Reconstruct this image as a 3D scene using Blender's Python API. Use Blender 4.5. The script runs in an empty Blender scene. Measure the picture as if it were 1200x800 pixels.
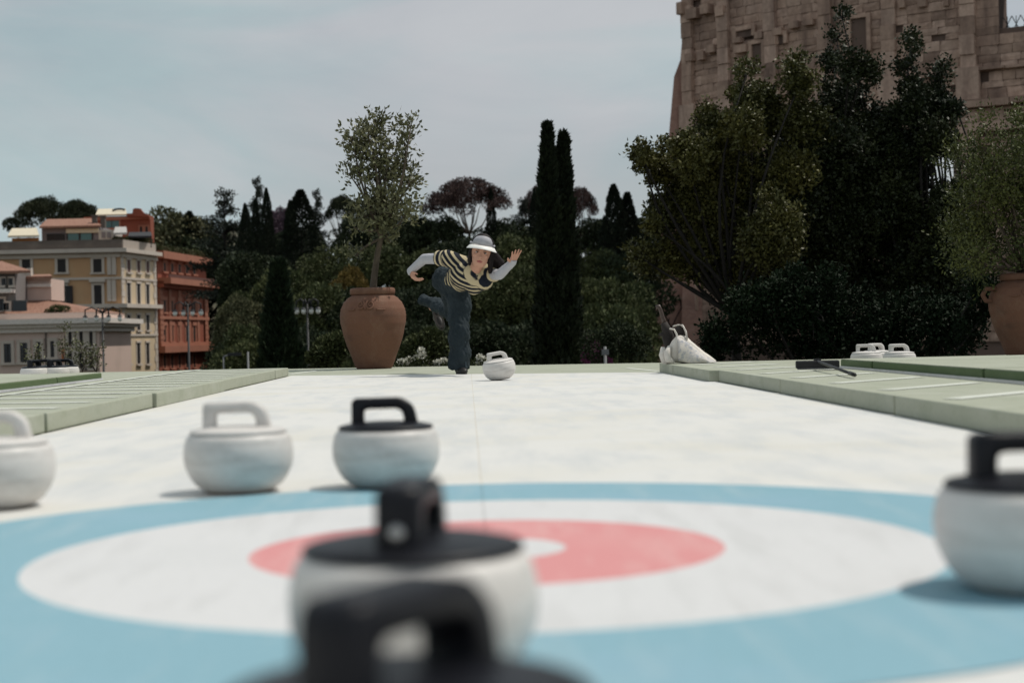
import bpy, math, random
import numpy as np
from mathutils import Vector, Matrix, noise as mnoise

R = math.radians
rng = np.random.default_rng(11)
random.seed(5)
scene = bpy.context.scene
C = scene.collection

# ------------------------------------------------------------------ camera
FPX, YH, ROLL, VX, EYE = 1831.0, 390.6, R(1.24), 548.3, 0.39
PITCH = math.atan((400 - YH) / FPX)
YAW = math.atan((600 - VX) / FPX)

def ray(px, py):
    """direction in the world of a point of the 1200x800 photograph"""
    x, y = px - 600, py - 400
    c, s = math.cos(ROLL), math.sin(ROLL)
    a, b, d = x * c - y * s, FPX, -(x * s + y * c)
    b, d = b * math.cos(PITCH) + d * math.sin(PITCH), -b * math.sin(PITCH) + d * math.cos(PITCH)
    return np.array([a * math.cos(YAW) + b * math.sin(YAW), -a * math.sin(YAW) + b * math.cos(YAW), d])

def at(px, py, Y):
    d = ray(px, py)
    return d * (Y / d[1]) + np.array([0, 0, EYE])

def gp(px, py, z=0.0):
    d = ray(px, py)
    return d * ((z - EYE) / d[2]) + np.array([0, 0, EYE])

cam_d = bpy.data.cameras.new('camera')
cam = bpy.data.objects.new('camera', cam_d)
C.objects.link(cam)
scene.camera = cam
cam_d.sensor_width = 36
cam_d.lens = FPX / 1200 * 36
cam_d.clip_start = 0.05
cam_d.clip_end = 5000
fwd = Vector(ray(600, 400)).normalized()
right = (Vector(ray(601, 400)) - Vector(ray(600, 400))).normalized()
up = right.cross(fwd)
m = Matrix((right, up, -fwd)).transposed().to_4x4()
m.translation = (0, 0, EYE)
cam.matrix_world = m
cam_d.dof.use_dof = True
cam_d.dof.focus_distance = 14.6
cam_d.dof.aperture_fstop = 2.7

# ------------------------------------------------------------------ sky, sun, exposure
SUN_EL, SUN_AZ = R(63), R(17)          # azimuth measured from +X towards +Y
world = bpy.data.worlds.new('World')
scene.world = world
world.use_nodes = True
nt = world.node_tree
nt.nodes.clear()
sky = nt.nodes.new('ShaderNodeTexSky')
sky.sky_type = 'NISHITA'
sky.sun_disc = False
sky.sun_elevation = SUN_EL
sky.sun_rotation = R(90) - SUN_AZ
sky.air_density = 1.0
sky.dust_density = 2.0
sky.ozone_density = 1.0
tc = nt.nodes.new('ShaderNodeTexCoord')
mp = nt.nodes.new('ShaderNodeMapping')
mp.inputs['Scale'].default_value = (1.6, 1.6, 4.2)
nz = nt.nodes.new('ShaderNodeTexNoise')
nz.inputs['Scale'].default_value = 1.7
nz.inputs['Detail'].default_value = 7
nz.inputs['Roughness'].default_value = 0.55
nz.inputs['Distortion'].default_value = 0.5
rp = nt.nodes.new('ShaderNodeValToRGB')
rp.color_ramp.elements[0].position = 0.36
rp.color_ramp.elements[0].color = (0.66, 0.66, 0.66, 1)
rp.color_ramp.elements[1].position = 0.66
rp.color_ramp.elements[1].color = (0.97, 0.97, 0.97, 1)
mx = nt.nodes.new('ShaderNodeMix')
mx.data_type = 'RGBA'
mx.inputs['B'].default_value = (7.4, 8.15, 8.25, 1)
n3 = nt.nodes.new('ShaderNodeTexNoise')
n3.inputs['Scale'].default_value = 2.6
n3.inputs['Detail'].default_value = 6
n3.inputs['Distortion'].default_value = 0.8
r3_ = nt.nodes.new('ShaderNodeValToRGB')
r3_.color_ramp.elements[0].position, r3_.color_ramp.elements[0].color = 0.38, (0.70, 0.865, 0.90, 1)
r3_.color_ramp.elements[1].position, r3_.color_ramp.elements[1].color = 0.62, (0.90, 0.925, 0.955, 1)
g3_ = nt.nodes.new('ShaderNodeVectorMath')
g3_.operation = 'SCALE'
g3_.inputs['Scale'].default_value = 10.0
nt.links.new(mp.outputs['Vector'], n3.inputs['Vector'])
nt.links.new(n3.outputs['Fac'], r3_.inputs['Fac'])
nt.links.new(r3_.outputs['Color'], g3_.inputs[0])
nt.links.new(g3_.outputs[0], mx.inputs['B'])
bg = nt.nodes.new('ShaderNodeBackground')
bg.inputs['Strength'].default_value = 0.1
ow = nt.nodes.new('ShaderNodeOutputWorld')
nt.links.new(tc.outputs['Generated'], mp.inputs['Vector'])
nt.links.new(mp.outputs['Vector'], nz.inputs['Vector'])
nt.links.new(nz.outputs['Fac'], rp.inputs['Fac'])
nt.links.new(rp.outputs['Color'], mx.inputs['Factor'])
nt.links.new(sky.outputs['Color'], mx.inputs['A'])
nt.links.new(mx.outputs['Result'], bg.inputs['Color'])
nt.links.new(bg.outputs['Background'], ow.inputs['Surface'])

sun_d = bpy.data.lights.new('sun', 'SUN')
sun_d.energy = 4.8
sun_d.angle = R(0.5)
sun_d.color = (1.0, 0.94, 0.85)
sun = bpy.data.objects.new('sun', sun_d)
C.objects.link(sun)
sdir = Vector((math.cos(SUN_EL) * math.cos(SUN_AZ), math.cos(SUN_EL) * math.sin(SUN_AZ), math.sin(SUN_EL)))
sun.rotation_euler = sdir.to_track_quat('Z', 'Y').to_euler()
sun.location = sdir * 300

scene.view_settings.view_transform = 'Standard'
scene.view_settings.look = 'None'
scene.view_settings.gamma = 1
scene.view_settings.exposure = -0.68
scene.render.engine = 'CYCLES'
scene.cycles.use_denoising = True
scene.cycles.max_bounces = 6
scene.cycles.transparent_max_bounces = 6
scene.cycles.caustics_reflective = False
scene.cycles.caustics_refractive = False

# ------------------------------------------------------------------ materials
MATS = {}

def mat(name, col, rough=0.6, var=0.12, scale=6.0, col2=None, bump=0.0, bscale=None, spec=0.4, metal=0.0,
        stretch=(1, 1, 1), ramp=(0.35, 0.65), detail=5.0, island=0.0, coords='Object'):
    if name in MATS:
        return MATS[name]
    ma = bpy.data.materials.new(name)
    ma.use_nodes = True
    t = ma.node_tree
    b = t.nodes['Principled BSDF']
    b.inputs['Roughness'].default_value = rough
    b.inputs['Specular IOR Level'].default_value = spec
    b.inputs['Metallic'].default_value = metal
    co = t.nodes.new('ShaderNodeTexCoord')
    mpn = t.nodes.new('ShaderNodeMapping')
    mpn.inputs['Scale'].default_value = stretch
    n = t.nodes.new('ShaderNodeTexNoise')
    n.inputs['Scale'].default_value = scale
    n.inputs['Detail'].default_value = detail
    n.inputs['Roughness'].default_value = 0.6
    r = t.nodes.new('ShaderNodeValToRGB')
    c1 = tuple(col)
    c2 = tuple(col2) if col2 else tuple(min(1, v * (1 + var)) for v in col)
    if not col2:
        c1 = tuple(v * (1 - var) for v in col)
    r.color_ramp.elements[0].position, r.color_ramp.elements[1].position = ramp
    r.color_ramp.elements[0].color = (*c1, 1)
    r.color_ramp.elements[1].color = (*c2, 1)
    t.links.new(co.outputs[coords], mpn.inputs['Vector'])
    t.links.new(mpn.outputs['Vector'], n.inputs['Vector'])
    t.links.new(n.outputs['Fac'], r.inputs['Fac'])
    out = r.outputs['Color']
    if island:
        g = t.nodes.new('ShaderNodeNewGeometry')
        hs = t.nodes.new('ShaderNodeHueSaturation')
        mr = t.nodes.new('ShaderNodeMapRange')
        mr.inputs['To Min'].default_value = 1 - island
        mr.inputs['To Max'].default_value = 1 + island
        t.links.new(g.outputs['Random Per Island'], mr.inputs['Value'])
        t.links.new(mr.outputs['Result'], hs.inputs['Value'])
        t.links.new(out, hs.inputs['Color'])
        out = hs.outputs['Color']
    t.links.new(out, b.inputs['Base Color'])
    if bump:
        n2 = t.nodes.new('ShaderNodeTexNoise')
        n2.inputs['Scale'].default_value = bscale or scale * 4
        n2.inputs['Detail'].default_value = 6
        t.links.new(mpn.outputs['Vector'], n2.inputs['Vector'])
        bp = t.nodes.new('ShaderNodeBump')
        bp.inputs['Strength'].default_value = bump
        bp.inputs['Distance'].default_value = 0.02
        t.links.new(n2.outputs['Fac'], bp.inputs['Height'])
        t.links.new(bp.outputs['Normal'], b.inputs['Normal'])
    MATS[name] = ma
    return ma

def stained(name, base, stain, rough=0.55, scale=(0.5, 0.5, 0.5), lo=0.5, hi=0.75, fine=0.06, stain2=None, scale2=None,
            coords='Object', spec=0.3, bump=0.15, tone=0.0, fscale=60):
    """base colour with two layers of irregular stains and a fine grain"""
    if name in MATS:
        return MATS[name]
    ma = bpy.data.materials.new(name)
    ma.use_nodes = True
    t = ma.node_tree
    b = t.nodes['Principled BSDF']
    b.inputs['Roughness'].default_value = rough
    b.inputs['Specular IOR Level'].default_value = spec
    co = t.nodes.new('ShaderNodeNewGeometry' if coords == 'Position' else 'ShaderNodeTexCoord')
    cur = None
    for k, (st, sc) in enumerate(((stain, scale), (stain2, scale2))):
        if st is None:
            continue
        mpn = t.nodes.new('ShaderNodeMapping')
        mpn.inputs['Scale'].default_value = sc
        mpn.inputs['Location'].default_value = (3.1 * k, 7.7 * k, 1.3 * k)
        t.links.new(co.outputs[coords], mpn.inputs['Vector'])
        n = t.nodes.new('ShaderNodeTexNoise')
        n.inputs['Scale'].default_value = 1.0
        n.inputs['Detail'].default_value = 8
        n.inputs['Roughness'].default_value = 0.62
        t.links.new(mpn.outputs['Vector'], n.inputs['Vector'])
        mr = t.nodes.new('ShaderNodeMapRange')
        mr.inputs['From Min'].default_value = lo
        mr.inputs['From Max'].default_value = hi
        t.links.new(n.outputs['Fac'], mr.inputs['Value'])
        x = t.nodes.new('ShaderNodeMix')
        x.data_type = 'RGBA'
        t.links.new(mr.outputs['Result'], x.inputs['Factor'])
        if cur is None:
            x.inputs['A'].default_value = (*base, 1)
        else:
            t.links.new(cur, x.inputs['A'])
        x.inputs['B'].default_value = (*st, 1)
        cur = x.outputs['Result']
    n = t.nodes.new('ShaderNodeTexNoise')
    n.inputs['Scale'].default_value = fscale
    n.inputs['Detail'].default_value = 4
    t.links.new(co.outputs[coords], n.inputs['Vector'])
    mr = t.nodes.new('ShaderNodeMapRange')
    mr.inputs['To Min'].default_value = 1 - fine
    mr.inputs['To Max'].default_value = 1 + fine
    t.links.new(n.outputs['Fac'], mr.inputs['Value'])
    hs = t.nodes.new('ShaderNodeHueSaturation')
    val = mr.outputs['Result']
    if tone:
        oi = t.nodes.new('ShaderNodeObjectInfo')
        m2 = t.nodes.new('ShaderNodeMapRange')
        m2.inputs['To Min'].default_value = 1 - tone
        m2.inputs['To Max'].default_value = 1 + tone
        t.links.new(oi.outputs['Random'], m2.inputs['Value'])
        mu = t.nodes.new('ShaderNodeMath')
        mu.operation = 'MULTIPLY'
        t.links.new(val, mu.inputs[0])
        t.links.new(m2.outputs['Result'], mu.inputs[1])
        val = mu.outputs[0]
    t.links.new(val, hs.inputs['Value'])
    t.links.new(cur, hs.inputs['Color'])
    t.links.new(hs.outputs['Color'], b.inputs['Base Color'])
    bp = t.nodes.new('ShaderNodeBump')
    bp.inputs['Strength'].default_value = bump
    bp.inputs['Distance'].default_value = 0.004
    t.links.new(n.outputs['Fac'], bp.inputs['Height'])
    t.links.new(bp.outputs['Normal'], b.inputs['Normal'])
    MATS[name] = ma
    return ma

M_floor = stained('white floor paint', (0.645, 0.64, 0.62), (0.605, 0.587, 0.525), scale=(0.8, 1.1, 1), lo=0.46, hi=0.74,
                  stain2=(0.525, 0.54, 0.545), scale2=(7, 1.6, 1), rough=0.62)
M_blue = stained('blue ring paint', (0.215, 0.385, 0.46), (0.25, 0.405, 0.50), scale=(1.6, 1.6, 1), rough=0.55, stain2=(0.29, 0.43, 0.49), scale2=(16, 2.2, 1), fine=0.09)
M_red = stained('red ring paint', (0.63, 0.26, 0.26), (0.65, 0.31, 0.305), scale=(2, 2, 1), rough=0.55, stain2=(0.66, 0.36, 0.35), scale2=(18, 2.5, 1), fine=0.08)
M_ringwhite = stained('ring white paint', (0.62, 0.62, 0.625), (0.57, 0.575, 0.58), scale=(1.4, 1.4, 1), rough=0.55, stain2=(0.53, 0.53, 0.53), scale2=(15, 2.0, 1), fine=0.08)
M_sage = stained('sage deck paint', (0.345, 0.362, 0.287), (0.405, 0.418, 0.352), scale=(1.6, 1.6, 5), rough=0.7, fine=0.13,
                 stain2=(0.28, 0.305, 0.225), scale2=(5, 5, 9))
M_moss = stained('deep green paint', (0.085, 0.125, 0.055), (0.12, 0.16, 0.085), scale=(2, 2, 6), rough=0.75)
M_line = stained('white line paint', (0.66, 0.68, 0.62), (0.5, 0.53, 0.45), scale=(5, 5, 5), rough=0.6)
M_gap = mat('dark joint', (0.06, 0.06, 0.05), 0.9)
M_wplastic = stained('white stone plastic', (0.64, 0.615, 0.59), (0.50, 0.475, 0.45), scale=(9, 9, 16), rough=0.45, spec=0.4,
                     lo=0.5, hi=0.8, bump=0.08, stain2=(0.43, 0.40, 0.37), scale2=(4, 4, 34), fine=0.07, tone=0.05)
M_bplastic = mat('black stone plastic', (0.006, 0.0065, 0.010), 0.42, var=0.3, scale=20, spec=0.22, bump=0.05)
M_base = mat('scuffed brown base', (0.16, 0.085, 0.045), 0.7, scale=14)
M_steel = mat('bolt steel', (0.45, 0.45, 0.45), 0.3, metal=0.8)
M_terra = stained('terracotta', (0.165, 0.080, 0.052), (0.115, 0.062, 0.044), scale=(2.5, 2.5, 5), rough=0.85,
                  stain2=(0.20, 0.118, 0.082), scale2=(5, 5, 3), fine=0.12, bump=0.5)
M_soil = mat('soil', (0.05, 0.035, 0.025), 0.95)
M_bark = mat('grey bark', (0.085, 0.065, 0.048), 0.9, scale=12, var=0.35, bump=0.6, stretch=(1, 1, 0.3))
M_dbark = mat('dark bark', (0.016, 0.013, 0.011), 0.9, scale=9, var=0.3, bump=0.5)

def leafmat(name, lo, hi, rough=0.55, spec=0.3, scale=1.2, island=0.35):
    return mat(name, lo, rough, col2=hi, scale=scale, spec=spec, island=island, ramp=(0.3, 0.7))

L_olive = leafmat('olive leaves', (0.070, 0.078, 0.036), (0.165, 0.160, 0.085), 0.5)
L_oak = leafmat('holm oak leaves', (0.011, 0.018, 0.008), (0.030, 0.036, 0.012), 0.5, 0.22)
L_oaksun = leafmat('sunny holm oak leaves', (0.034, 0.040, 0.012), (0.105, 0.096, 0.026), 0.5, 0.25)  # lit copy of the holm oak leaves, sunlight mixed into the colour
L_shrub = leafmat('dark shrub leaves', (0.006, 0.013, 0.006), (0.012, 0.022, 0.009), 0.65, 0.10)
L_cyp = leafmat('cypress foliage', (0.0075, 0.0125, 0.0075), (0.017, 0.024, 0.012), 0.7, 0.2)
L_hillA = leafmat('hillside oak foliage', (0.036, 0.050, 0.019), (0.086, 0.094, 0.036), 0.7, 0.2, 0.3)
L_hillB = leafmat('hillside dark foliage', (0.016, 0.026, 0.012), (0.036, 0.046, 0.020), 0.7, 0.2, 0.3)
L_hillC = leafmat('hillside pale foliage', (0.065, 0.072, 0.036), (0.115, 0.108, 0.055), 0.7, 0.2, 0.3)
L_gold = leafmat('golden foliage', (0.10, 0.075, 0.02), (0.17, 0.115, 0.03), 0.7, 0.2, 0.3)
L_pine = leafmat('umbrella pine needles', (0.020, 0.027, 0.013), (0.036, 0.042, 0.020), 0.7, 0.2, 0.4)
L_rpine = leafmat('reddish pine needles', (0.052, 0.032, 0.028), (0.090, 0.054, 0.050), 0.7, 0.2, 0.4)
L_cedar = leafmat('cedar needles', (0.014, 0.020, 0.014), (0.028, 0.036, 0.024), 0.7, 0.2, 0.4)
L_pink = leafmat('magenta blossom', (0.085, 0.020, 0.055), (0.16, 0.04, 0.10), 0.7, 0.2, 0.6)
L_mauve = leafmat('mauve blossom', (0.10, 0.065, 0.085), (0.16, 0.11, 0.14), 0.7, 0.2, 0.6)
L_white = leafmat('white petals', (0.62, 0.60, 0.52), (0.75, 0.74, 0.68), 0.6, 0.2, 3, 0.12)

# ------------------------------------------------------------------ building helpers
ORG = {}

def tag(o, label=None, cat=None, group=None, kind=None):
    if label:
        o['label'] = label
    if cat:
        o['category'] = cat
    if group:
        o['group'] = group
    if kind:
        o['kind'] = kind
    return o

def thing(name, label, cat, loc=(0, 0, 0), group=None, kind=None):
    o = bpy.data.objects.new(name, None)
    o.empty_display_size = 0.2
    C.objects.link(o)
    o.location = [float(v) for v in loc]
    ORG[o.name] = np.array(loc, float)
    return tag(o, label, cat, group, kind)

def link(name, me, ma=None, parent=None, smooth=False):
    o = bpy.data.objects.new(name, me)
    C.objects.link(o)
    if ma is not None and not me.materials:
        me.materials.append(ma)
    if smooth:
        me.polygons.foreach_set('use_smooth', np.ones(len(me.polygons), bool))
    if parent is not None:
        o.parent = parent
    return o

class MB:
    """collects shapes in world coordinates; build() links them as ONE mesh object"""
    def __init__(s):
        s.v, s.f, s.n = [], [], 0

    def add(s, v, f):
        v = np.asarray(v, float).reshape(-1, 3)
        s.v.append(v)
        s.f += [tuple(i + s.n for i in q) for q in f]
        s.n += len(v)
        return s

    def box(s, c, size, rz=0.0, M=None, taper=None):
        hx, hy, hz = [k / 2 for k in size]
        v = np.array([(sx * hx, sy * hy, sz * hz) for sz in (-1, 1) for sy in (-1, 1) for sx in (-1, 1)])
        if taper:
            v[4:, :2] *= taper
        if M is not None:
            v = v @ np.array(M).T
        if rz:
            cz, sn = math.cos(rz), math.sin(rz)
            v = v @ np.array([[cz, sn, 0], [-sn, cz, 0], [0, 0, 1]])
        return s.add(v + np.array(c), [(0, 2, 3, 1), (4, 5, 7, 6), (0, 1, 5, 4), (2, 6, 7, 3), (0, 4, 6, 2), (1, 3, 7, 5)])

    def lathe(s, prof, c=(0, 0, 0), seg=32, caps=True):
        v, f = [], []
        n = len(prof)
        for i in range(seg):
            a = 2 * math.pi * i / seg
            for r, z in prof:
                v.append((r * math.cos(a), r * math.sin(a), z))
        for i in range(seg):
            j = (i + 1) % seg
            for k in range(n - 1):
                f.append((i * n + k, j * n + k, j * n + k + 1, i * n + k + 1))
        if caps:
            f.append(tuple(i * n for i in range(seg))[::-1])
            f.append(tuple(i * n + n - 1 for i in range(seg)))
        return s.add(np.array(v) + np.array(c), f)

    def tube(s, pts, rad, seg=8, caps=True, flat=None):
        pts = np.asarray(pts, float)
        n = len(pts)
        rad = np.broadcast_to(np.asarray(rad, float), (n,))
        tang = np.gradient(pts, axis=0)
        tang /= np.linalg.norm(tang, axis=1)[:, None] + 1e-9
        ref = np.array([0, 0, 1.0]) if abs(tang[0][2]) < 0.9 else np.array([1.0, 0, 0])
        if flat is not None:
            ref = np.array(flat[0], float)
        v, f = [], []
        for i in range(n):
            a = np.cross(tang[i], ref)
            a /= np.linalg.norm(a) + 1e-9
            b = np.cross(a, tang[i])
            if flat is None:
                ref = b
            ka, kb = (1, 1) if flat is None else flat[1]
            for k in range(seg):
                w = 2 * math.pi * k / seg
                v.append(pts[i] + rad[i] * (ka * math.cos(w) * a + kb * math.sin(w) * b))
        for i in range(n - 1):
            for k in range(seg):
                l = (k + 1) % seg
                f.append((i * seg + k, i * seg + l, (i + 1) * seg + l, (i + 1) * seg + k))
        if caps:
            f.append(tuple(range(seg))[::-1])
            f.append(tuple((n - 1) * seg + k for k in range(seg)))
        return s.add(v, f)

    def prism(s, poly, d):
        """closed polygon (list of 3D points) swept along the vector d"""
        p = np.asarray(poly, float)
        n = len(p)
        f = [tuple(range(n))[::-1], tuple(range(n, 2 * n))]
        f += [(i, (i + 1) % n, n + (i + 1) % n, n + i) for i in range(n)]
        return s.add(np.vstack([p, p + np.asarray(d, float)]), f)

    def mesh(s, name, org=(0, 0, 0)):
        me = bpy.data.meshes.new(name)
        me.from_pydata((np.vstack(s.v) - np.asarray(org, float)).tolist(), [], s.f)
        me.update()
        return me

    def build(s, name, ma, parent=None, smooth=False, bevel=0.0):
        org = ORG.get(parent.name, (0, 0, 0)) if parent is not None else (0, 0, 0)
        o = link(name, s.mesh(name, org), ma, parent, smooth)
        ORG[o.name] = np.array(org, float)
        if bevel:
            b = o.modifiers.new('bevel', 'BEVEL')
            b.width = bevel
            b.segments = 2
            b.limit_method = 'ANGLE'
        return o

def copy_tree(o, parent=None):
    c = o.copy()
    C.objects.link(c)
    c.parent = parent
    for ch in list(o.children):
        copy_tree(ch, c)
    return c

def unit(v):
    return v / (np.linalg.norm(v, axis=-1, keepdims=True) + 1e-9)

# ------------------------------------------------------------------ the ground and the terrace
def zground(X, Y):
    """the land around: flat below the terrace, rising to the wooded hill"""
    s = np.clip((Y - 62) / 95.0, 0, 1)
    k = 1 / (1 + np.exp(np.clip((X - 0.103 * Y) / 0.8, -40, 40))) * (1 / (1 + np.exp(np.clip((-0.158 * Y - X) / 0.8, -40, 40))))
    far = np.clip((Y - 238) / 25.0, 0, 1) * (1 / (1 + np.exp(np.clip((X + 46) / 1.5, -40, 40))))
    return -9.5 + 14.5 * s * k + 22 * far

gx = np.concatenate([np.linspace(-3000, -130, 8), np.linspace(-120, 90, 85), np.linspace(100, 3000, 8)])
gy = np.concatenate([np.linspace(-600, -10, 4), np.linspace(0, 330, 100), np.linspace(400, 3500, 8)])
XX, YY = np.meshgrid(gx, gy)
ZZ = zground(XX, YY) + 0.25 * np.sin(XX * 0.31) * np.cos(YY * 0.23)
gv = np.stack([XX.ravel(), YY.ravel(), ZZ.ravel()], 1)
nxg, nyg = len(gx), len(gy)
gf = [(j * nxg + i, j * nxg + i + 1, (j + 1) * nxg + i + 1, (j + 1) * nxg + i) for j in range(nyg - 1) for i in range(nxg - 1)]
M_ground = mat('dry dark earth', (0.035, 0.038, 0.022), 0.95, col2=(0.075, 0.066, 0.042), scale=0.15)
g = MB().add(gv, gf).build('ground', M_ground, smooth=True)
tag(g, 'dark earth ground and hillside beyond the terrace', kind='structure')

FAR = [(-14, 23.2), (-1.2, 19.9), (3.0, 18.7), (14, 19.3)]         # far edge of the terrace
deck = MB().prism([(-14, -5, -0.4), (14, -5, -0.4)] + [(x, y, -0.4) for x, y in FAR[::-1]], (0, 0, 0.396)).build('terrace', M_sage)
tag(deck, 'pale sage painted terrace floor reaching to the far edge', kind='structure')
wall = MB().prism([(-13.9, -4.9, -10.5), (13.9, -4.9, -10.5)] + [(x * 0.99, y - 0.1, -10.5) for x, y in FAR[::-1]], (0, 0, 10.1)).build(
    'terrace_foundation', mat('foundation stone', (0.25, 0.22, 0.19), 0.9))
tag(wall, 'stone foundation under the painted terrace', kind='structure')

# the curling sheet: panels, with the rings painted on
RC = np.array([0.027, 2.83])
sheet = thing('curling_sheet', 'white painted curling sheet running to the thrower', None, (0, 0, 0), kind='structure')
rows = [-2.2, 0.25, 2.7, 5.15, 7.6, 10.05, 12.5]
XS = 1.846
GAP = 0.0011
for k in range(7):
    y0 = rows[k]
    for s in (-1, 1):
        x0, x1 = (-XS, RC[0]) if s < 0 else (RC[0], XS)
        ya, yb = ((rows[k + 1],) * 2) if k < 6 else tuple(16.33 - 0.5 * (x + 1.85) for x in (x0, x1))
        poly = [(x0 + GAP, y0 + GAP, -0.05), (x1 - GAP, y0 + GAP, -0.05), (x1 - GAP, yb - GAP, -0.05), (x0 + GAP, ya - GAP, -0.05)]
        MB().prism(poly, (0, 0, 0.05)).build('floor_panel', M_floor, sheet)

M_fill = mat('joint filler', (0.52, 0.46, 0.36), 0.9)
MB().box((RC[0], 6.4, -0.0154), (0.004, 17.0, 0.03)).build('joint_filler', M_fill, sheet)
for y0 in rows[1:]:
    MB().box((0, y0, -0.0158), (3.68, 0.004, 0.03)).build('joint_filler', M_fill, sheet)

def ring(name, r0, r1, z, ma):
    b = MB()
    for s in (-1, 1):
        n = 72
        ang = np.linspace(-math.pi / 2, math.pi / 2, n) + (0 if s > 0 else math.pi)
        v = []
        for a in ang:
            for r in (r0, r1):
                v.append((RC[0] + r * math.cos(a) + s * 0.0006, RC[1] + r * math.sin(a), z))
        b.add(v, [(2 * i, 2 * i + 1, 2 * i + 3, 2 * i + 2) for i in range(n - 1)])
    return b.build(name, ma, sheet)

tag(ring('blue_ring', 0.811, 1.223, 0.002, M_blue), 'broad pale blue outer ring of the house')
tag(ring('white_ring', 0.427, 0.811, 0.002, M_ringwhite), 'white band between the red and blue rings')
tag(ring('red_ring', 0.142, 0.427, 0.002, M_red), 'pinkish red inner ring of the house')
tag(ring('button', 0.0, 0.142, 0.002, M_ringwhite), 'white button at the centre of the house')

# raised walkways on both sides
def walkway(name, label, xs, xe, cuts, z0, z1, ma_top, ma, jitter, shift=0.0):
    w = thing(name, label, None, ((xs + xe) / 2, (cuts[0] + cuts[-1]) / 2, z0), kind='structure')
    for a, b in zip(cuts[:-1], cuts[1:]):
        dz = 0.0
        dx = float(rng.uniform(-jitter, jitter)) * 3.0 + (shift if b > cuts[-1] - 2.5 else 0.0)
        p = MB().box(((xs + xe) / 2 + dx, (a + b) / 2, (z0 + z1) / 2 + dz / 2), (abs(xe - xs), b - a - 0.036, z1 - z0 + dz)).build('panel', ma, w, bevel=0.006)
        if ma_top is not ma:
            MB().box(((xs + xe) / 2 + dx, (a + b) / 2, z1 + dz + 0.003), (abs(xe - xs) - 0.012, b - a - 0.03, 0.004)).build('top_sheet', ma_top, p)
    return w

wl = walkway('raised_walkway', 'low sage green walkway along the left edge of the sheet', -1.85, -2.96,
             [-2.4, 0.0, 2.35, 4.6, 6.92, 9.25, 11.85, 15.1, 16.2], 0.0, 0.085, M_sage, M_sage, 0.004)
wr = walkway('raised_walkway', 'low sage green walkway along the right edge of the sheet', 1.85, 2.70,
             [-2.4, 0.6, 3.8, 6.75, 9.25, 11.55, 13.6, 14.55], 0.0, 0.085, M_sage, M_sage, 0.004, shift=-0.06)
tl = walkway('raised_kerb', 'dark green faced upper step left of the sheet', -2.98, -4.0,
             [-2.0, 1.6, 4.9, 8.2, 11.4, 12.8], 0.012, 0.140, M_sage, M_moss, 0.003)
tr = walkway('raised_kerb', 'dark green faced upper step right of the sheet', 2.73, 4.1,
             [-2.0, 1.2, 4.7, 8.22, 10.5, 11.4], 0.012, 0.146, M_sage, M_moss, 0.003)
# pale strip under the upper right step
MB().box((2.716, 5.0, 0.093), (0.010, 12.7, 0.016)).build('edge_trim', mat('pale trim', (0.55, 0.55, 0.58), 0.5), tr)
MB().box((-2.966, 5.6, 0.093), (0.010, 14.3, 0.016)).build('edge_trim', MATS['pale trim'], tl)

def line(p, q, w, z, parent):
    p, q = np.array(p[:2], float), np.array(q[:2], float)
    d = unit(q - p)
    n = np.array([-d[1], d[0]]) * w / 2
    v = [(*(p + n), z), (*(p - n), z), (*(q - n), z), (*(q + n), z)]
    MB().prism(v[::-1], (0, 0, 0.001)).build('line_marking', M_line, parent)

for y in np.arange(3.6, 15.9, 0.63):
    line((-2.78, y + 0.20), (-1.93, y), 0.10, 0.0875, wl)
line((-2.80, 2.6), (-2.74, 16.0), 0.05, 0.0905, wl)
for y in np.arange(3.2, 13.6, 1.02):
    line((1.95, y), (2.60, y + 0.66), 0.085, 0.0875, wr)
# markings on the far strip of floor
line(gp(340, 438), gp(372, 434), 0.06, -0.002, deck)
line(gp(735, 431), gp(772, 434.5), 0.06, -0.002, deck)
# neighbouring white sheets
nb = MB().prism([(4.2, -3, -0.003), (7.9, -3, -0.003), (7.9, 14.6, -0.003), (4.2, 14.6, -0.003)], (0, 0, 0.004)).build('neighbouring_sheet', M_floor)
tag(nb, 'white painted sheet of the next lane on the right', kind='structure')
nb = MB().prism([(-7.9, -3, -0.003), (-4.1, -3, -0.003), (-4.1, 17.5, -0.003), (-7.9, 17.5, -0.003)], (0, 0, 0.004)).build('neighbouring_sheet', M_floor)
tag(nb, 'white painted sheet of the next lane on the left', kind='structure')

# ------------------------------------------------------------------ curling stones
def stone_body_mesh():
    prof = [(0.0, 0.004), (0.082, 0.004), (0.092, 0.008), (0.110, 0.022), (0.124, 0.041), (0.1325, 0.060), (0.1352, 0.066), (0.1375, 0.078),
            (0.1390, 0.092), (0.1388, 0.108), (0.1365, 0.122), (0.1350, 0.126), (0.1345, 0.130), (0.1315, 0.139), (0.126, 0.147), (0.118, 0.151), (0.0, 0.152)]
    return MB().lathe(prof, seg=56, caps=False).mesh('stone_body')

def stone_cap_mesh():
    prof = [(0.121, 0.1515), (0.1235, 0.154), (0.1225, 0.1575), (0.118, 0.160), (0.100, 0.164), (0.070, 0.168), (0.0, 0.170)]
    return MB().lathe(prof, seg=56, caps=False).mesh('stone_cap')

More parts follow.
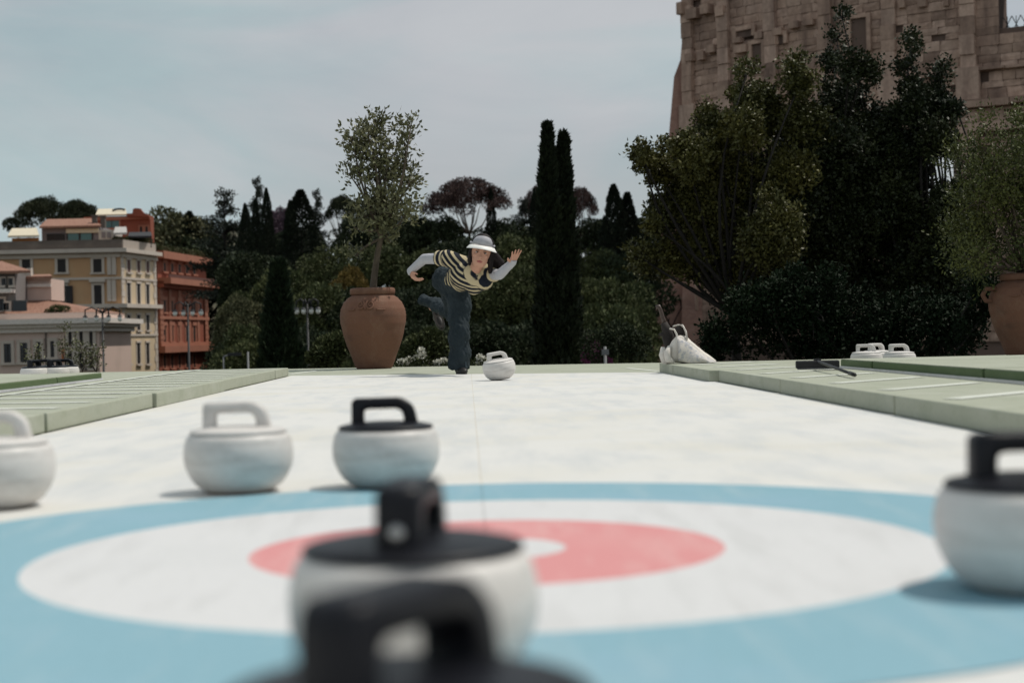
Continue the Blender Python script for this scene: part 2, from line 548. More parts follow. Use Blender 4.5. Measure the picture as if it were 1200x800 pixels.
def handle_mesh():
    zc = 0.040
    def roundpoly(corners):
        pts = []
        n = len(corners)
        for i, (x, z, r) in enumerate(corners):
            p = np.array([x, z]); a = np.array(corners[i - 1][:2]); b = np.array(corners[(i + 1) % n][:2])
            u, w = unit(a - p), unit(b - p)
            p0, p1 = p + u * r, p + w * r
            for t in np.linspace(0, 1, 7):
                pts.append((1 - t) ** 2 * p0 + 2 * t * (1 - t) * p + t * t * p1)
        return pts
    outer = roundpoly([(-0.088, -0.014, 0.002), (-0.0865, 0.0725, 0.012), (0.042, 0.0735, 0.014), (0.074, 0.052, 0.016), (0.089, -0.014, 0.002)])
    inner = roundpoly([(-0.055, 0.006, 0.010), (-0.0545, 0.0445, 0.010), (0.034, 0.0455, 0.012), (0.046, 0.034, 0.010), (0.048, 0.006, 0.010)])
    def sample(loop):
        loop = np.array(loop)
        out = []
        for a in np.linspace(0, 2 * math.pi, 56, endpoint=False):
            d = np.array([math.cos(a), math.sin(a)])
            o = np.array([-0.002, 0.026])
            best = 0
            for i in range(len(loop)):
                p, q = loop[i], loop[(i + 1) % len(loop)]
                e = q - p
                den = d[0] * e[1] - d[1] * e[0]
                if abs(den) < 1e-12:
                    continue
                w = p - o
                t = (w[0] * e[1] - w[1] * e[0]) / den
                u = (w[0] * d[1] - w[1] * d[0]) / den
                if t > 0 and -1e-6 <= u <= 1 + 1e-6:
                    best = max(best, t)
            out.append(o + d * best)
        return np.array(out)
    O, I = sample(outer), sample(inner)
    n = len(O)
    c = (O + I) / 2
    W = 0.0245
    rings = []
    for loop, y, k in ((O, -W + 0.005, 1), (O, W - 0.005, 1), (c + (O - c) * 0.72, W, 1), (c + (I - c) * 0.72, W, 1), (I, W - 0.006, 1), (I, -W + 0.006, 1),
                       (c + (I - c) * 0.72, -W, 1), (c + (O - c) * 0.72, -W, 1)):
        rings.append(np.stack([loop[:, 0], np.full(n, y), loop[:, 1] + 0.158], 1))
    v = np.vstack(rings)
    f = []
    for r in range(8):
        s = (r + 1) % 8
        for i in range(n):
            j = (i + 1) % n
            f.append((r * n + i, r * n + j, s * n + j, s * n + i))
    return MB().add(v, f).mesh('stone_handle')

SB, SC_, SH = stone_body_mesh(), stone_cap_mesh(), handle_mesh()
SC_b, SH_b = SC_.copy(), SH.copy()
BS = MB().lathe([(0.0, 0.0), (0.080, 0.0), (0.084, 0.0042), (0.0, 0.0042)], seg=40, caps=False).mesh('running_base')

BOLT = MB().lathe([(0.0, 0.0), (0.0085, 0.0), (0.0085, 0.003), (0.006, 0.005), (0.0, 0.0055)], seg=14, caps=False).mesh('bolt')

def stone(label, black, x, y, rz, z=0.0, tilt=None, group=None, name='curling_stone', bolt=False):
    t = thing(name, label, 'curling stone', (x, y, z), group)
    t.rotation_euler = (0, 0, rz) if tilt is None else (tilt[0], tilt[1], rz)
    link('body', SB, M_wplastic, t, True)
    link('base', BS, M_base, t, True)
    cap = link('cap', SC_b if black else SC_, M_bplastic if black else M_wplastic, t, True)
    hd = link('handle', SH_b if black else SH, M_bplastic if black else M_wplastic, t, True)
    if bolt:
        bo = link('bolt', BOLT, M_steel, hd, True)
        bo.location = (-0.0872, 0, 0.182)
        bo.rotation_euler = (0, -math.pi / 2, 0)
    return t

def sx(px, Y):
    return float(at(px, 500, Y)[0])

stone('white stone with white handle standing left of the black-handled one behind the rings', False, sx(279, 4.02), 4.02, R(2))
stone('white stone with white handle cut off by the left edge of the picture', False, sx(-6, 3.78), 3.78, R(8))
stone('white stone with black handle and cap at the back rim of the blue ring', True, sx(452, 4.06), 4.06, R(1))
stone('white stone with black handle end-on, standing on the rings in the foreground', True, sx(481, 1.74), 1.74, R(81), bolt=True)
stone('nearest stone, only its blurred black handle and cap in view at the bottom edge', True, sx(470, 1.02), 1.02, R(57))
stone('white stone with black handle on the blue ring at the right edge', True, sx(1206, 2.26), 2.26, R(2))
stone('tilted white stone gliding away from the crouched thrower', False, sx(588, 13.1), 13.1, R(12), z=0.011, tilt=(R(3), R(-8)))
GR = 'white stones waiting behind the right step'
stone('leftmost white stone parked behind the right green step', False, sx(1017, 13.5), 13.5, R(-12), group=GR)
stone('middle white stone parked behind the right green step', False, sx(1029, 14.0), 14.0, R(30), group=GR)
stone('rightmost white stone parked behind the right green step', False, sx(1044.5, 13.45), 13.15, R(3), group=GR)
GL = 'black-handled stones waiting behind the left step'
for px, Y, a, lab in ((42, 15.6, 70, 'leftmost black-handled stone parked behind the left green step'),
                      (55, 16.0, 20, 'second black-handled stone from the left behind the left green step'),
                      (66, 15.7, 60, 'third black-handled stone from the left behind the left green step'),
                      (78, 15.9, 4, 'rightmost black-handled stone parked behind the left green step')):
    stone(lab, True, sx(px, Y), Y, R(a), group=GL)

# ------------------------------------------------------------------ foliage tools
def leaf_object(name, P, D, L, W, ma, parent, fold=0.0):
    """one mesh of leaf-shaped faces: P roots, D directions, L lengths, W half widths (local coordinates)"""
    N = len(P)
    D = unit(D)
    S = unit(np.cross(D, unit(rng.normal(size=(N, 3)))))
    L = np.broadcast_to(L, (N,))[:, None]
    W = np.broadcast_to(W, (N,))[:, None]
    V = np.stack([P, P + D * L * 0.45 + S * W, P + D * L, P + D * L * 0.45 - S * W], 1).reshape(-1, 3)
    me = bpy.data.meshes.new(name)
    me.vertices.add(4 * N)
    me.vertices.foreach_set('co', V.astype(np.float32).ravel())
    me.loops.add(4 * N)
    me.loops.foreach_set('vertex_index', np.arange(4 * N, dtype=np.int32))
    me.polygons.add(N)
    me.polygons.foreach_set('loop_start', np.arange(0, 4 * N, 4, dtype=np.int32))
    me.update(calc_edges=True)
    return link(name, me, ma, parent)

def lump_leaves(cen, rad, n, inner=0.35, updir=0.3, rand=0.8):
    cen, rad = np.asarray(cen, float), np.asarray(rad, float)
    if rad.ndim == 1:
        rad = np.repeat(rad[:, None], 3, 1)
    wgt = (rad.prod(1)) ** (2 / 3)
    idx = rng.choice(len(cen), n, p=wgt / wgt.sum())
    u = unit(rng.normal(size=(n, 3)))
    k = 1 - inner * rng.random(n) ** 1.5
    P = cen[idx] + u * rad[idx] * k[:, None]
    D = unit(u * 0.8 + rng.normal(size=(n, 3)) * rand * 0.6 + np.array([0, 0, updir]))
    lump_leaves.last = rad[idx].mean(1)
    return P, D

def sprays(P, D, per, length, spread, droop=0.0):
    """twigs: each root gets `per` leaves strung along its direction"""
    n = len(P)
    t = rng.random((n, per)) * (length if np.ndim(length) == 0 else length[:, None])
    Q = P[:, None] + D[:, None] * t[..., None] + rng.normal(size=(n, per, 3)) * spread
    Q[..., 2] -= droop * t ** 2
    E = unit(D[:, None] * 0.7 + rng.normal(size=(n, per, 3)) * 0.6)
    return Q.reshape(-1, 3), E.reshape(-1, 3)

def branch(mb, p, q, r0, r1, bend=0.15, n=6, seg=6):
    p, q = np.array(p, float), np.array(q, float)
    t = np.linspace(0, 1, n)[:, None]
    off = rng.normal(size=3) * np.linalg.norm(q - p) * bend
    pts = p + (q - p) * t + off * (np.sin(t * math.pi) * 0.6)
    mb.tube(pts, np.linspace(r0, r1, n), seg)
    return pts

# ------------------------------------------------------------------ far wooded hill: tree kinds (local, base at 0, height 1 unit = 1 m)
def proto_round(seed, H, W, ma, n=11000, lumps=46):
    t = thing('hillside_tree', 'x', 'tree', (0, 0, 0))
    th = rng.random(lumps) * 2 * math.pi
    ph = np.arccos(rng.uniform(-0.35, 1, lumps))
    rr = rng.uniform(0.55, 0.86, lumps)
    c = np.stack([rr * np.sin(ph) * np.cos(th) * W / 2, rr * np.sin(ph) * np.sin(th) * W / 2, H * 0.60 + rr * np.cos(ph) * H * 0.36], 1)
    rad = rng.uniform(0.14, 0.24, lumps) * W * 0.75
    r3 = np.stack([rad, rad, rad * 0.8], 1)
    P, D = lump_leaves(c, r3, n, 0.3)
    leaf_object('crown', P, D, rng.uniform(0.22, 0.42, n), rng.uniform(0.07, 0.13, n), ma, t)
    mb = MB()
    mb.tube([(0, 0, -2.0), (0.1, 0, H * 0.25), (0, 0.1, H * 0.5)], [0.28, 0.22, 0.14], 7)
    for k in range(7):
        branch(mb, (0, 0, H * (0.25 + 0.03 * k)), c[(k * 5) % lumps], 0.1, 0.03, n=4, seg=5)
    mb.build('trunk', M_dbark, t)
    return t

def cypress_leaves(H, Rm, n, spires=((0, 0, 1.0),), cone=False):
    Ps, Ds = [], []
    for (dx, dy, hk) in spires:
        k = n // len(spires)
        z = rng.random(k) ** 0.85
        prof = np.minimum(1, (z / 0.10) ** 0.6) * (1 - np.clip((z - 0.25) / 0.75, 0, 1) ** 1.7) ** 0.8 + 0.03
        if cone:
            prof = 1.0 - 0.985 * z
        a = rng.random(k) * 2 * math.pi
        wob = 1 + 0.16 * np.sin(a * 3 + z * 19) + 0.12 * np.sin(a * 5 - z * 37) + 0.07 * np.sin(z * 90 + a)
        r = Rm * prof * wob * (1 - 0.4 * rng.random(k) ** 2)
        P = np.stack([np.cos(a) * r + dx * z, np.sin(a) * r + dy * z, z * H * hk], 1)
        D = unit(np.stack([np.cos(a) * 0.45, np.sin(a) * 0.45, np.ones(k) * 0.9], 1) + rng.normal(size=(k, 3)) * 0.25)
        Ps.append(P)
        Ds.append(D)
    return np.vstack(Ps), np.vstack(Ds)

def proto_cypress(H, Rm, n, ma=None, spires=((0, 0, 1.0),), lo=0.18, hi=0.34, name='cypress_tree', cone=False):
    t = thing(name, 'x', 'tree', (0, 0, 0))
    P, D = cypress_leaves(H, Rm, n, spires, cone)
    leaf_object('crown', P, D, rng.uniform(lo, hi, len(P)), rng.uniform(lo, hi, len(P)) * 0.26, ma or L_cyp, t)
    MB().tube([(0, 0, -2), (0, 0, H * 0.3), (0, 0, H * 0.7)], [0.22, 0.16, 0.05], 7).build('trunk', M_dbark, t)
    return t

def proto_pine(H, W, thick, ma, n=14000, name='umbrella_pine'):
    """stone pine: bare trunk, rising limbs, flat parasol of needle clumps"""
    t = thing(name, 'x', 'tree', (0, 0, 0))
    lum = 70
    a = rng.random(lum) * 2 * math.pi
    r = np.sqrt(rng.random(lum)) * W / 2
    c = np.stack([np.cos(a) * r, np.sin(a) * r * 0.8, H - thick * 0.35 - (r / (W / 2)) ** 2 * thick * 0.85 + rng.normal(size=lum) * thick * 0.08], 1)
    rad = rng.uniform(0.06, 0.12, lum) * W
    r3 = np.stack([rad, rad, rad * 0.42], 1)
    P, D = lump_leaves(c, r3, n, 0.5, updir=0.5)
    leaf_object('crown', P, D, rng.uniform(0.22, 0.42, n), rng.uniform(0.05, 0.09, n), ma, t)
    mb = MB()
    fork = np.array([0.2, 0, H * 0.52])
    mb.tube([(0, 0, -2), (0.15, 0, H * 0.3), fork], [0.30, 0.24, 0.2], 8)
    for k in range(16):
        q = c[k * 4] - np.array([0, 0, rad[k * 4] * 0.3])
        mid = fork + (q - fork) * 0.5 + np.array([0, 0, -0.05 * H])
        mb.tube([fork, (fork * 1.2 + mid * 0.8) / 2, mid, (mid + q) / 2 + np.array([0, 0, 0.01 * H]), q], [0.13, 0.11, 0.09, 0.06, 0.03], 5)
    mb.build('trunk', M_bark, t)
    return t

def proto_cedar(H, W, n=9000, name='cedar_tree', layers=12):
    t = thing(name, 'x', 'tree', (0, 0, 0))
    mb = MB()
    mb.tube([(0, 0, -2), (0, 0, H * 0.5), (0, 0, H)], [0.26, 0.17, 0.03], 7)
    cs, rs = [], []
    for k in range(layers):
        z = H * (0.30 + 0.68 * k / (layers - 1))
        wr = W / 2 * (1 - 0.78 * (k / (layers - 1)) ** 1.2)
        for j in range(5):
            a = rng.random() * 2 * math.pi
            wq = wr * rng.uniform(0.55, 1.15)
            q = np.array([math.cos(a) * wq, math.sin(a) * wq, z + wr * rng.uniform(-0.05, 0.25) + rng.normal() * 0.25])
            mb.tube([(0, 0, z - 0.15), q * np.array([0.5, 0.5, 1]), q], [0.06, 0.045, 0.02], 4)
            for f in (0.45, 0.72, 1.0):
                cs.append([q[0] * f, q[1] * f, q[2]])
                rs.append([wr * 0.26 + 0.12, wr * 0.26 + 0.12, 0.20 + 0.10 * rng.random()])
    P, D = lump_leaves(cs, rs, n, 0.8, 0.1)
    leaf_object('crown', P, D, rng.uniform(0.2, 0.36, n), rng.uniform(0.04, 0.08, n), L_cedar, t)
    mb.build('trunk', M_dbark, t)
    return t

PLACED = set()
def plant(proto, H0, px, ptop, Y, label, group=None, wid=1.0, hmin=None, rz=None):
    """stand a copy so that its top reaches the photograph's height at the distance Y"""
    top = at(px, ptop, Y)
    zg = float(zground(top[0], Y))
    k = (top[2] - zg) / H0
    if proto.name in PLACED:
        o = copy_tree(proto)
    else:
        PLACED.add(proto.name)
        o = proto
    o.location = (float(top[0]), float(Y), zg)
    s = k * wid
    o.scale = (s, s, k)
    o.rotation_euler = (0, 0, rng.random() * 6.28 if rz is None else rz)
    o['label'] = label
    o['category'] = 'tree'
    if group:
        o['group'] = group
    elif 'group' in o:
        del o['group']
    return o

rA = [proto_round(1, 10, 8.5, L_hillA), proto_round(2, 10, 9.5, L_hillA), proto_round(3, 10, 7.5, L_hillA)]
rB = [proto_round(4, 10, 9, L_hillB), proto_round(5, 10, 8, L_hillB)]
rC = [proto_round(6, 10, 8.5, L_hillC)]
G1 = 'round-crowned trees massed on the wooded hillside'
# (px, top py, distance, kind, width factor, label)
HT = [
    # ridge
    (205, 242, 256, 'C', 1.0, 'olive green round tree on the skyline beside the terracotta roof'),
    (236, 262, 255, 'B', 1.1, 'dark round tree on the skyline right of the roof garden'),
    (350, 262, 152, 'B', 0.9, 'dark round tree on the ridge behind the broad cypress'),
    (312, 268, 150, 'B', 0.9, 'dark round tree on the ridge between the two thin cypresses'),
    (420, 243, 152, 'B', 0.75, 'dark round tree on the ridge behind the potted olive crown'),
    (478, 246, 150, 'B', 0.9, 'dark ridge tree just right of the potted olive crown'),
    (515, 250, 150, 'B', 0.9, 'dark ridge tree left of the big reddish parasol pine'),
    (590, 252, 150, 'B', 1.0, 'dark ridge tree under the right side of the reddish parasol pine'),
    (625, 262, 150, 'A', 0.9, 'dark ridge tree left of the tall twin cypress'),
    (697, 250, 150, 'B', 0.9, 'dark ridge tree right of the tall twin cypress'),
    (742, 236, 150, 'B', 0.7, 'dark ridge tree between the cypress pair and the big oak'),
    # upper slope
    (280, 300, 128, 'B', 0.55, 'dark tree on the upper slope right of the brick red palazzo'),
    (300, 290, 128, 'B', 1.0, 'dark upper slope tree below the thin cypresses'),
    (390, 286, 128, 'A', 0.9, 'green upper slope tree left of the potted olive trunk'),
    (455, 282, 128, 'A', 1.0, 'green upper slope tree behind the potted olive trunk'),
    (500, 286, 126, 'A', 1.0, 'green upper slope tree behind the bent left arm'),
    (545, 270, 126, 'B', 1.0, 'dark upper slope tree behind the white visor'),
    (600, 272, 126, 'A', 1.0, 'green upper slope tree above the raised hand'),
    (640, 280, 124, 'A', 0.9, 'green upper slope tree behind the twin cypress'),
    (700, 290, 126, 'A', 0.9, 'green upper slope tree just right of the twin cypress'),
    (727, 284, 126, 'B', 0.8, 'dark upper slope tree below the cypress pair'),
    # middle slope
    (276, 336, 106, 'A', 0.42, 'mid slope tree beside the upper floors of the red palazzo'),
    (285, 344, 104, 'C', 0.7, 'pale mid slope tree left of the lower cone cypress'),
    (330, 310, 108, 'A', 0.8, 'mid slope tree directly behind the lower cone cypress'),
    (372, 326, 104, 'A', 0.85, 'mid slope tree above the four-lamp post'),
    (420, 330, 104, 'B', 0.9, 'dark mid slope tree behind the clay jar rim'),
    (480, 326, 104, 'B', 0.9, 'dark mid slope tree behind the lowered left hand'),
    (525, 318, 106, 'B', 0.9, 'dark mid slope tree behind the thrower hips'),
    (575, 320, 106, 'A', 0.85, 'mid slope tree behind the striped shirt'),
    (612, 308, 106, 'A', 0.85, 'mid slope tree right of the raised hand'),
    (690, 320, 106, 'A', 0.8, 'mid slope tree right of the twin cypress waist'),
    (722, 322, 104, 'A', 0.7, 'lumpy mid slope tree left of the big oak'),
    # lower slope
    (272, 385, 86, 'B', 0.5, 'dark lower slope tree at the foot of the red palazzo'),
    (292, 372, 84, 'A', 0.7, 'lower slope tree left of the cone cypress base'),
    (352, 372, 86, 'B', 0.8, 'dark lower slope tree right of the cone cypress base'),
    (395, 388, 80, 'A', 0.55, 'small lower slope tree left of the clay jar'),
    (500, 366, 86, 'B', 0.8, 'dark lower slope tree right of the clay jar'),
    (560, 366, 86, 'B', 0.9, 'dark lower slope tree behind the gliding stone'),
    (605, 368, 86, 'B', 0.9, 'dark lower slope tree left of the twin cypress base'),
    (700, 352, 84, 'A', 0.8, 'lower slope tree above the magenta shrub'),
    (727, 355, 84, 'A', 0.5, 'lower slope tree left of the brick buttress foot'),
]
for k, (px, py, Y, kd, w, lab) in enumerate(HT):
    pr = {'A': rA, 'B': rB, 'C': rC}[kd]
    plant(pr[k % len(pr)], 10, px, py, Y, lab, G1, w)
plant(proto_round(7, 10, 6, L_gold), 10, 408, 300, 112, 'golden leaved tree on the slope left of the jar', None, 0.62)
plant(proto_round(8, 10, 7, L_mauve), 10, 330, 236, 158, 'mauve flowering tree on the skyline beside the broad cypress', None, 0.55)
plant(proto_round(9, 6, 5, L_pink, 6000, 26), 6, 684, 392, 62, 'magenta flowering shrub at the foot of the twin cypress', None, 0.36)

cy = proto_cypress(14, 1.7, 11000)
GC = 'dark cypresses on the wooded hillside'
plant(cy, 14, 352, 224, 138, 'broad dark cypress rising above the ridge left of the jar', GC, 1.5)
plant(cy, 14, 340, 236, 141, 'shorter shoulder cypress joined to the broad dark cypress', GC, 0.8)
plant(cy, 14, 312, 222, 145, 'thin pointed cypress just left of the mauve tree', GC, 0.62)
plant(cy, 14, 299, 236, 146, 'thin cypress second from left on the ridge', GC, 0.6)
plant(cy, 14, 287, 240, 140, 'leftmost thin cypress of the ridge group', GC, 0.7)
plant(cy, 14, 719, 218, 138, 'taller cypress of the pair on the right ridge', GC, 1.0)
plant(cy, 14, 735, 228, 139, 'shorter cypress of the pair on the right ridge', GC, 0.9)
plant(cy, 14, 575, 222, 149, 'small dark cypress under the reddish parasol pine', GC, 0.55)
plant(cy, 14, 626, 222, 149, 'slim dark cypress just left of the tall twin cypress', GC, 0.6)
plant(cy, 14, 222, 250, 252, 'dark cypress on the skyline beside the olive green tree', GC, 1.0)
plant(cy, 14, 420, 248, 150, 'small cypress on the ridge behind the potted olive', GC, 0.7)
cone = proto_cypress(9.0, 1.6, 22000, leafmat('cone cypress foliage', (0.012, 0.022, 0.011), (0.026, 0.040, 0.017), 0.7, 0.2), cone=True)
cone.name = 'cypress_tree'
plant(cone, 9.0, 326, 312, 58, 'cone shaped cypress standing low in front of the slope', None, 1.0)
twin = proto_cypress(12, 0.43, 46000, leafmat('twin cypress foliage', (0.010, 0.016, 0.008), (0.024, 0.032, 0.013), 0.65, 0.25), spires=((-0.06, 0, 1.0), (0.27, 0.1, 0.985)), lo=0.10, hi=0.2)
plant(twin, 12, 645, 149, 40, 'tall slim black-green cypress with twin tips right of the thrower', None, 1.0, rz=0)

pn = proto_pine(14, 11, 2.6, L_pine)
plant(pn, 14, 52, 227, 250, 'dark umbrella pine left behind the ochre palazzo roof', None, 0.62)
plant(pn, 14, 92, 231, 252, 'dark umbrella pine right behind the ochre palazzo roof', None, 0.50)
rp_ = proto_pine(14, 13, 3.2, L_rpine)
plant(rp_, 14, 550, 205, 150, 'large reddish umbrella pine on the ridge above the thrower', None, 0.80)
plant(rp_, 14, 636, 214, 156, 'sparse reddish pine on the ridge left of the twin cypress', None, 0.45)
plant(rp_, 14, 680, 216, 150, 'reddish pine on the ridge right of the twin cypress', None, 0.38)
plant(pn, 14, 400, 226, 154, 'flat topped dark pine on the ridge left of the potted olive', None, 0.42)
plant(pn, 14, 440, 228, 156, 'flat topped dark pine behind the potted olive crown', None, 0.5)
ce = proto_cedar(13, 7)
GE = 'layered cedars on the ridge'
plant(ce, 13, 262, 224, 150, 'layered cedar on the skyline left of the thin cypresses', GE, 0.9)
plant(ce, 13, 300, 210, 156, 'tall open cedar behind the thin cypresses', GE, 0.62)
plant(ce, 13, 370, 224, 154, 'ragged cedar just right of the broad cypress', GE, 0.6)
plant(ce, 13, 612, 234, 152, 'spreading cedar between the reddish pine and the twin cypress', GE, 0.8)

# ------------------------------------------------------------------ clay jars with olive trees
def jar(label, x, y, z, rmax, lug=None, hk=1.0):
    t = thing('clay_jar', label, 'jar', (x, y, z))
    k = rmax / 0.40
    prof = [(0.0, 0.0), (0.205, 0.0), (0.225, 0.02), (0.262, 0.12), (0.318, 0.27), (0.366, 0.42), (0.395, 0.56), (0.400, 0.645), (0.388, 0.72),
            (0.352, 0.80), (0.300, 0.855), (0.255, 0.885), (0.240, 0.893)]
    # hand-thrown body: low ridges
    fine = []
    for (r0, z0), (r1, z1) in zip(prof[:-1], prof[1:]):
        for t_ in np.linspace(0, 1, 5)[:-1]:
            r, zz = r0 + (r1 - r0) * t_, z0 + (z1 - z0) * t_
            fine.append((max(0, (r + (0.0018 * math.sin(zz * 150) if zz > 0.02 else 0))) * k, zz * k))
    fine.append((prof[-1][0] * k, prof[-1][1] * k))
    MB().lathe(fine, (x, y, z), 56, False).build('body', M_terra, t, True)
    rim = [(0.238, 0.890), (0.262, 0.893), (0.272, 0.905), (0.274, 0.945), (0.266, 0.968), (0.245, 0.975), (0.215, 0.968), (0.205, 0.94), (0.205, 0.90)]
    MB().lathe([(r * k, zz * k) for r, zz in rim], (x, y, z), 56, False).build('rim', M_terra, t, True)
    MB().lathe([(0.0, 0.925 * k), (0.12 * k, 0.93 * k), (0.21 * k, 0.915 * k)], (x, y, z), 24, False).build('soil', M_soil, t, True)
    # scroll relief on the shoulder
    def on_body(a, zz, lift):
        r = np.interp(zz, [p[1] for p in prof], [p[0] for p in prof]) * k + lift
        return np.array([x + r * math.cos(a), y + r * math.sin(a), z + zz * k])
    a0 = -math.pi / 2 - 0.18
    for s in (-1, 1):
        pts = []
        for u in np.linspace(0, 1, 26):
            w = u * 2.1 * math.pi * 1.35
            rr = 0.052 * (1 - 0.72 * u)
            pts.append(on_body(a0 + s * (0.16 + rr * math.cos(w + 2.0) / 0.37), 0.765 + rr * 1.15 * math.sin(w + 2.0), 0.003))
        MB().tube(pts, np.linspace(0.017, 0.009, 26) * k, 7).build('scroll_relief', M_terra, t, True)
        ropes = [on_body(a0 + s * u, 0.755 - 0.05 * math.sin(u * 3.0), 0.001) for u in np.linspace(0.34, 0.62, 8)]
        MB().tube(ropes, np.linspace(0.016, 0.006, 8) * k, 6).build('leaf_relief', M_terra, t, True)
    MB().tube([on_body(a0, zz, 0.002) for zz in np.linspace(0.70, 0.80, 6)], np.array([0.006, 0.014, 0.018, 0.017, 0.012, 0.006]) * k, 7).build('drop_relief', M_terra, t, True)
    t.scale = (1, 1, hk)
    if lug is not None:
        base = on_body(lug, 0.66, -0.01)
        top = on_body(lug, 0.80, -0.01)
        out = np.array([math.cos(lug), math.sin(lug), 0]) * 0.085 * k
        pts = [base, base + out * 0.8 + np.array([0, 0, 0.0]), (base + top) / 2 + out * 1.5, top + out * 1.25, top]
        u = np.linspace(0, 4, 17)
        P_ = np.array([[np.interp(q, range(5), [p[i] for p in pts]) for i in range(3)] for q in u])
        MB().tube(P_, 0.026 * k, 8).build('lug_handle', M_terra, t, True)
    return t

def olive(label, base, pot_top, lumps, n_sp, ma, depth, fork=None, leafL=(0.035, 0.06), stems=5, name='olive_tree', per=9, tlen=0.28, trunk_r=0.045, bark=None):
    """lumps: (px, py, radius px) at the tree's own distance"""
    Y = base[1]
    t = thing(name, label, 'tree', base)
    base = np.array(base, float)
    cen, rad = [], []
    for px, py, rp in lumps:
        c = at(px, py, Y)
        r = rp * Y / FPX
        cen.append([c[0], Y + rng.normal() * depth, c[2]])
        rad.append([r, max(r * 0.8, depth), r])
    cen, rad = np.array(cen), np.array(rad)
    P, D = lump_leaves(cen, rad, n_sp, 0.95, 0.9, 0.7)
    Q, E = sprays(P, D, per, tlen, 0.022)
    leaf_object('crown', Q - base, E, rng.uniform(*leafL, len(Q)), rng.uniform(0.16, 0.22, len(Q)) * leafL[1], ma, t)
    mb = MB()
    cz = cen[:, 2].min()
    root = np.array([base[0], base[1], base[2] + pot_top])
    mid = np.array([cen[:, 0].mean() * 0.25 + base[0] * 0.75, base[1], root[2] + (cz - root[2]) * 0.85])
    if fork is not None:
        mid = at(fork[0], fork[1], Y)
    pts = branch(mb, root, mid, trunk_r, trunk_r * 0.68, 0.06, 8, 8)
    order = np.argsort(cen[:, 2])
    for j in order:
        branch(mb, pts[-1 - (j % 2)], cen[j], trunk_r * 0.48, 0.007, 0.10, 6, 5)
        for k in range(stems):
            q = cen[j] + unit(rng.normal(size=3) + np.array([0, 0, 0.4])) * rad[j] * rng.uniform(0.7, 1.05)
            branch(mb, cen[j], q, 0.008, 0.003, 0.1, 4, 4)
    mb.build('trunk', bark or M_bark, t, True)
    return t

jl = gp(438.5, 430.5, 0.0)
jar('large terracotta jar with scroll relief at the terrace edge left of the thrower', float(jl[0]) * 19.2 / jl[1], 19.2, -0.004, 0.405)
jb = (float(jl[0]) * 19.2 / jl[1], 19.2, -0.004)
olive('young airy olive tree growing from the large left jar', jb, 0.90,
      [(447 + (a - 447) * 0.86, b, c * 0.86) for a, b, c in [(437, 145, 7), (430, 160, 10), (437, 155, 13), (420, 180, 20), (455, 180, 22), (478, 165, 14), (440, 205, 26), (468, 205, 24), (415, 212, 16), (485, 215, 10),
       (445, 240, 28), (470, 250, 22), (425, 255, 16), (442, 264, 15), (478, 258, 11), (408, 165, 8), (488, 152, 5), (402, 203, 4), (416, 270, 6), (412, 300, 4), (455, 278, 12)]],
      470, L_olive, 0.18, fork=(449, 268), per=13, leafL=(0.045, 0.08), tlen=0.2)
jar('terracotta jar with ear handle cut off by the right edge', 6.50, 18.0, -0.004, 0.425, lug=R(184), hk=0.93)
olive('bushy olive tree growing from the right hand jar', (6.50, 18.0, -0.004), 0.9,
      [(a + 10, b, c * 0.92) for a, b, c in [(1128, 185, 14), (1150, 200, 28), (1185, 190, 36), (1215, 200, 40), (1135, 235, 26), (1170, 235, 40), (1210, 250, 45), (1128, 275, 22), (1160, 285, 34),
       (1200, 300, 36), (1120, 305, 15), (1143, 155, 7), (1190, 150, 12), (1240, 170, 50), (1260, 250, 50), (1140, 318, 16)]],
      3400, leafmat('bushy olive leaves', (0.036, 0.048, 0.014), (0.098, 0.105, 0.030), 0.5, 0.22), 0.4, leafL=(0.035, 0.06), per=9)

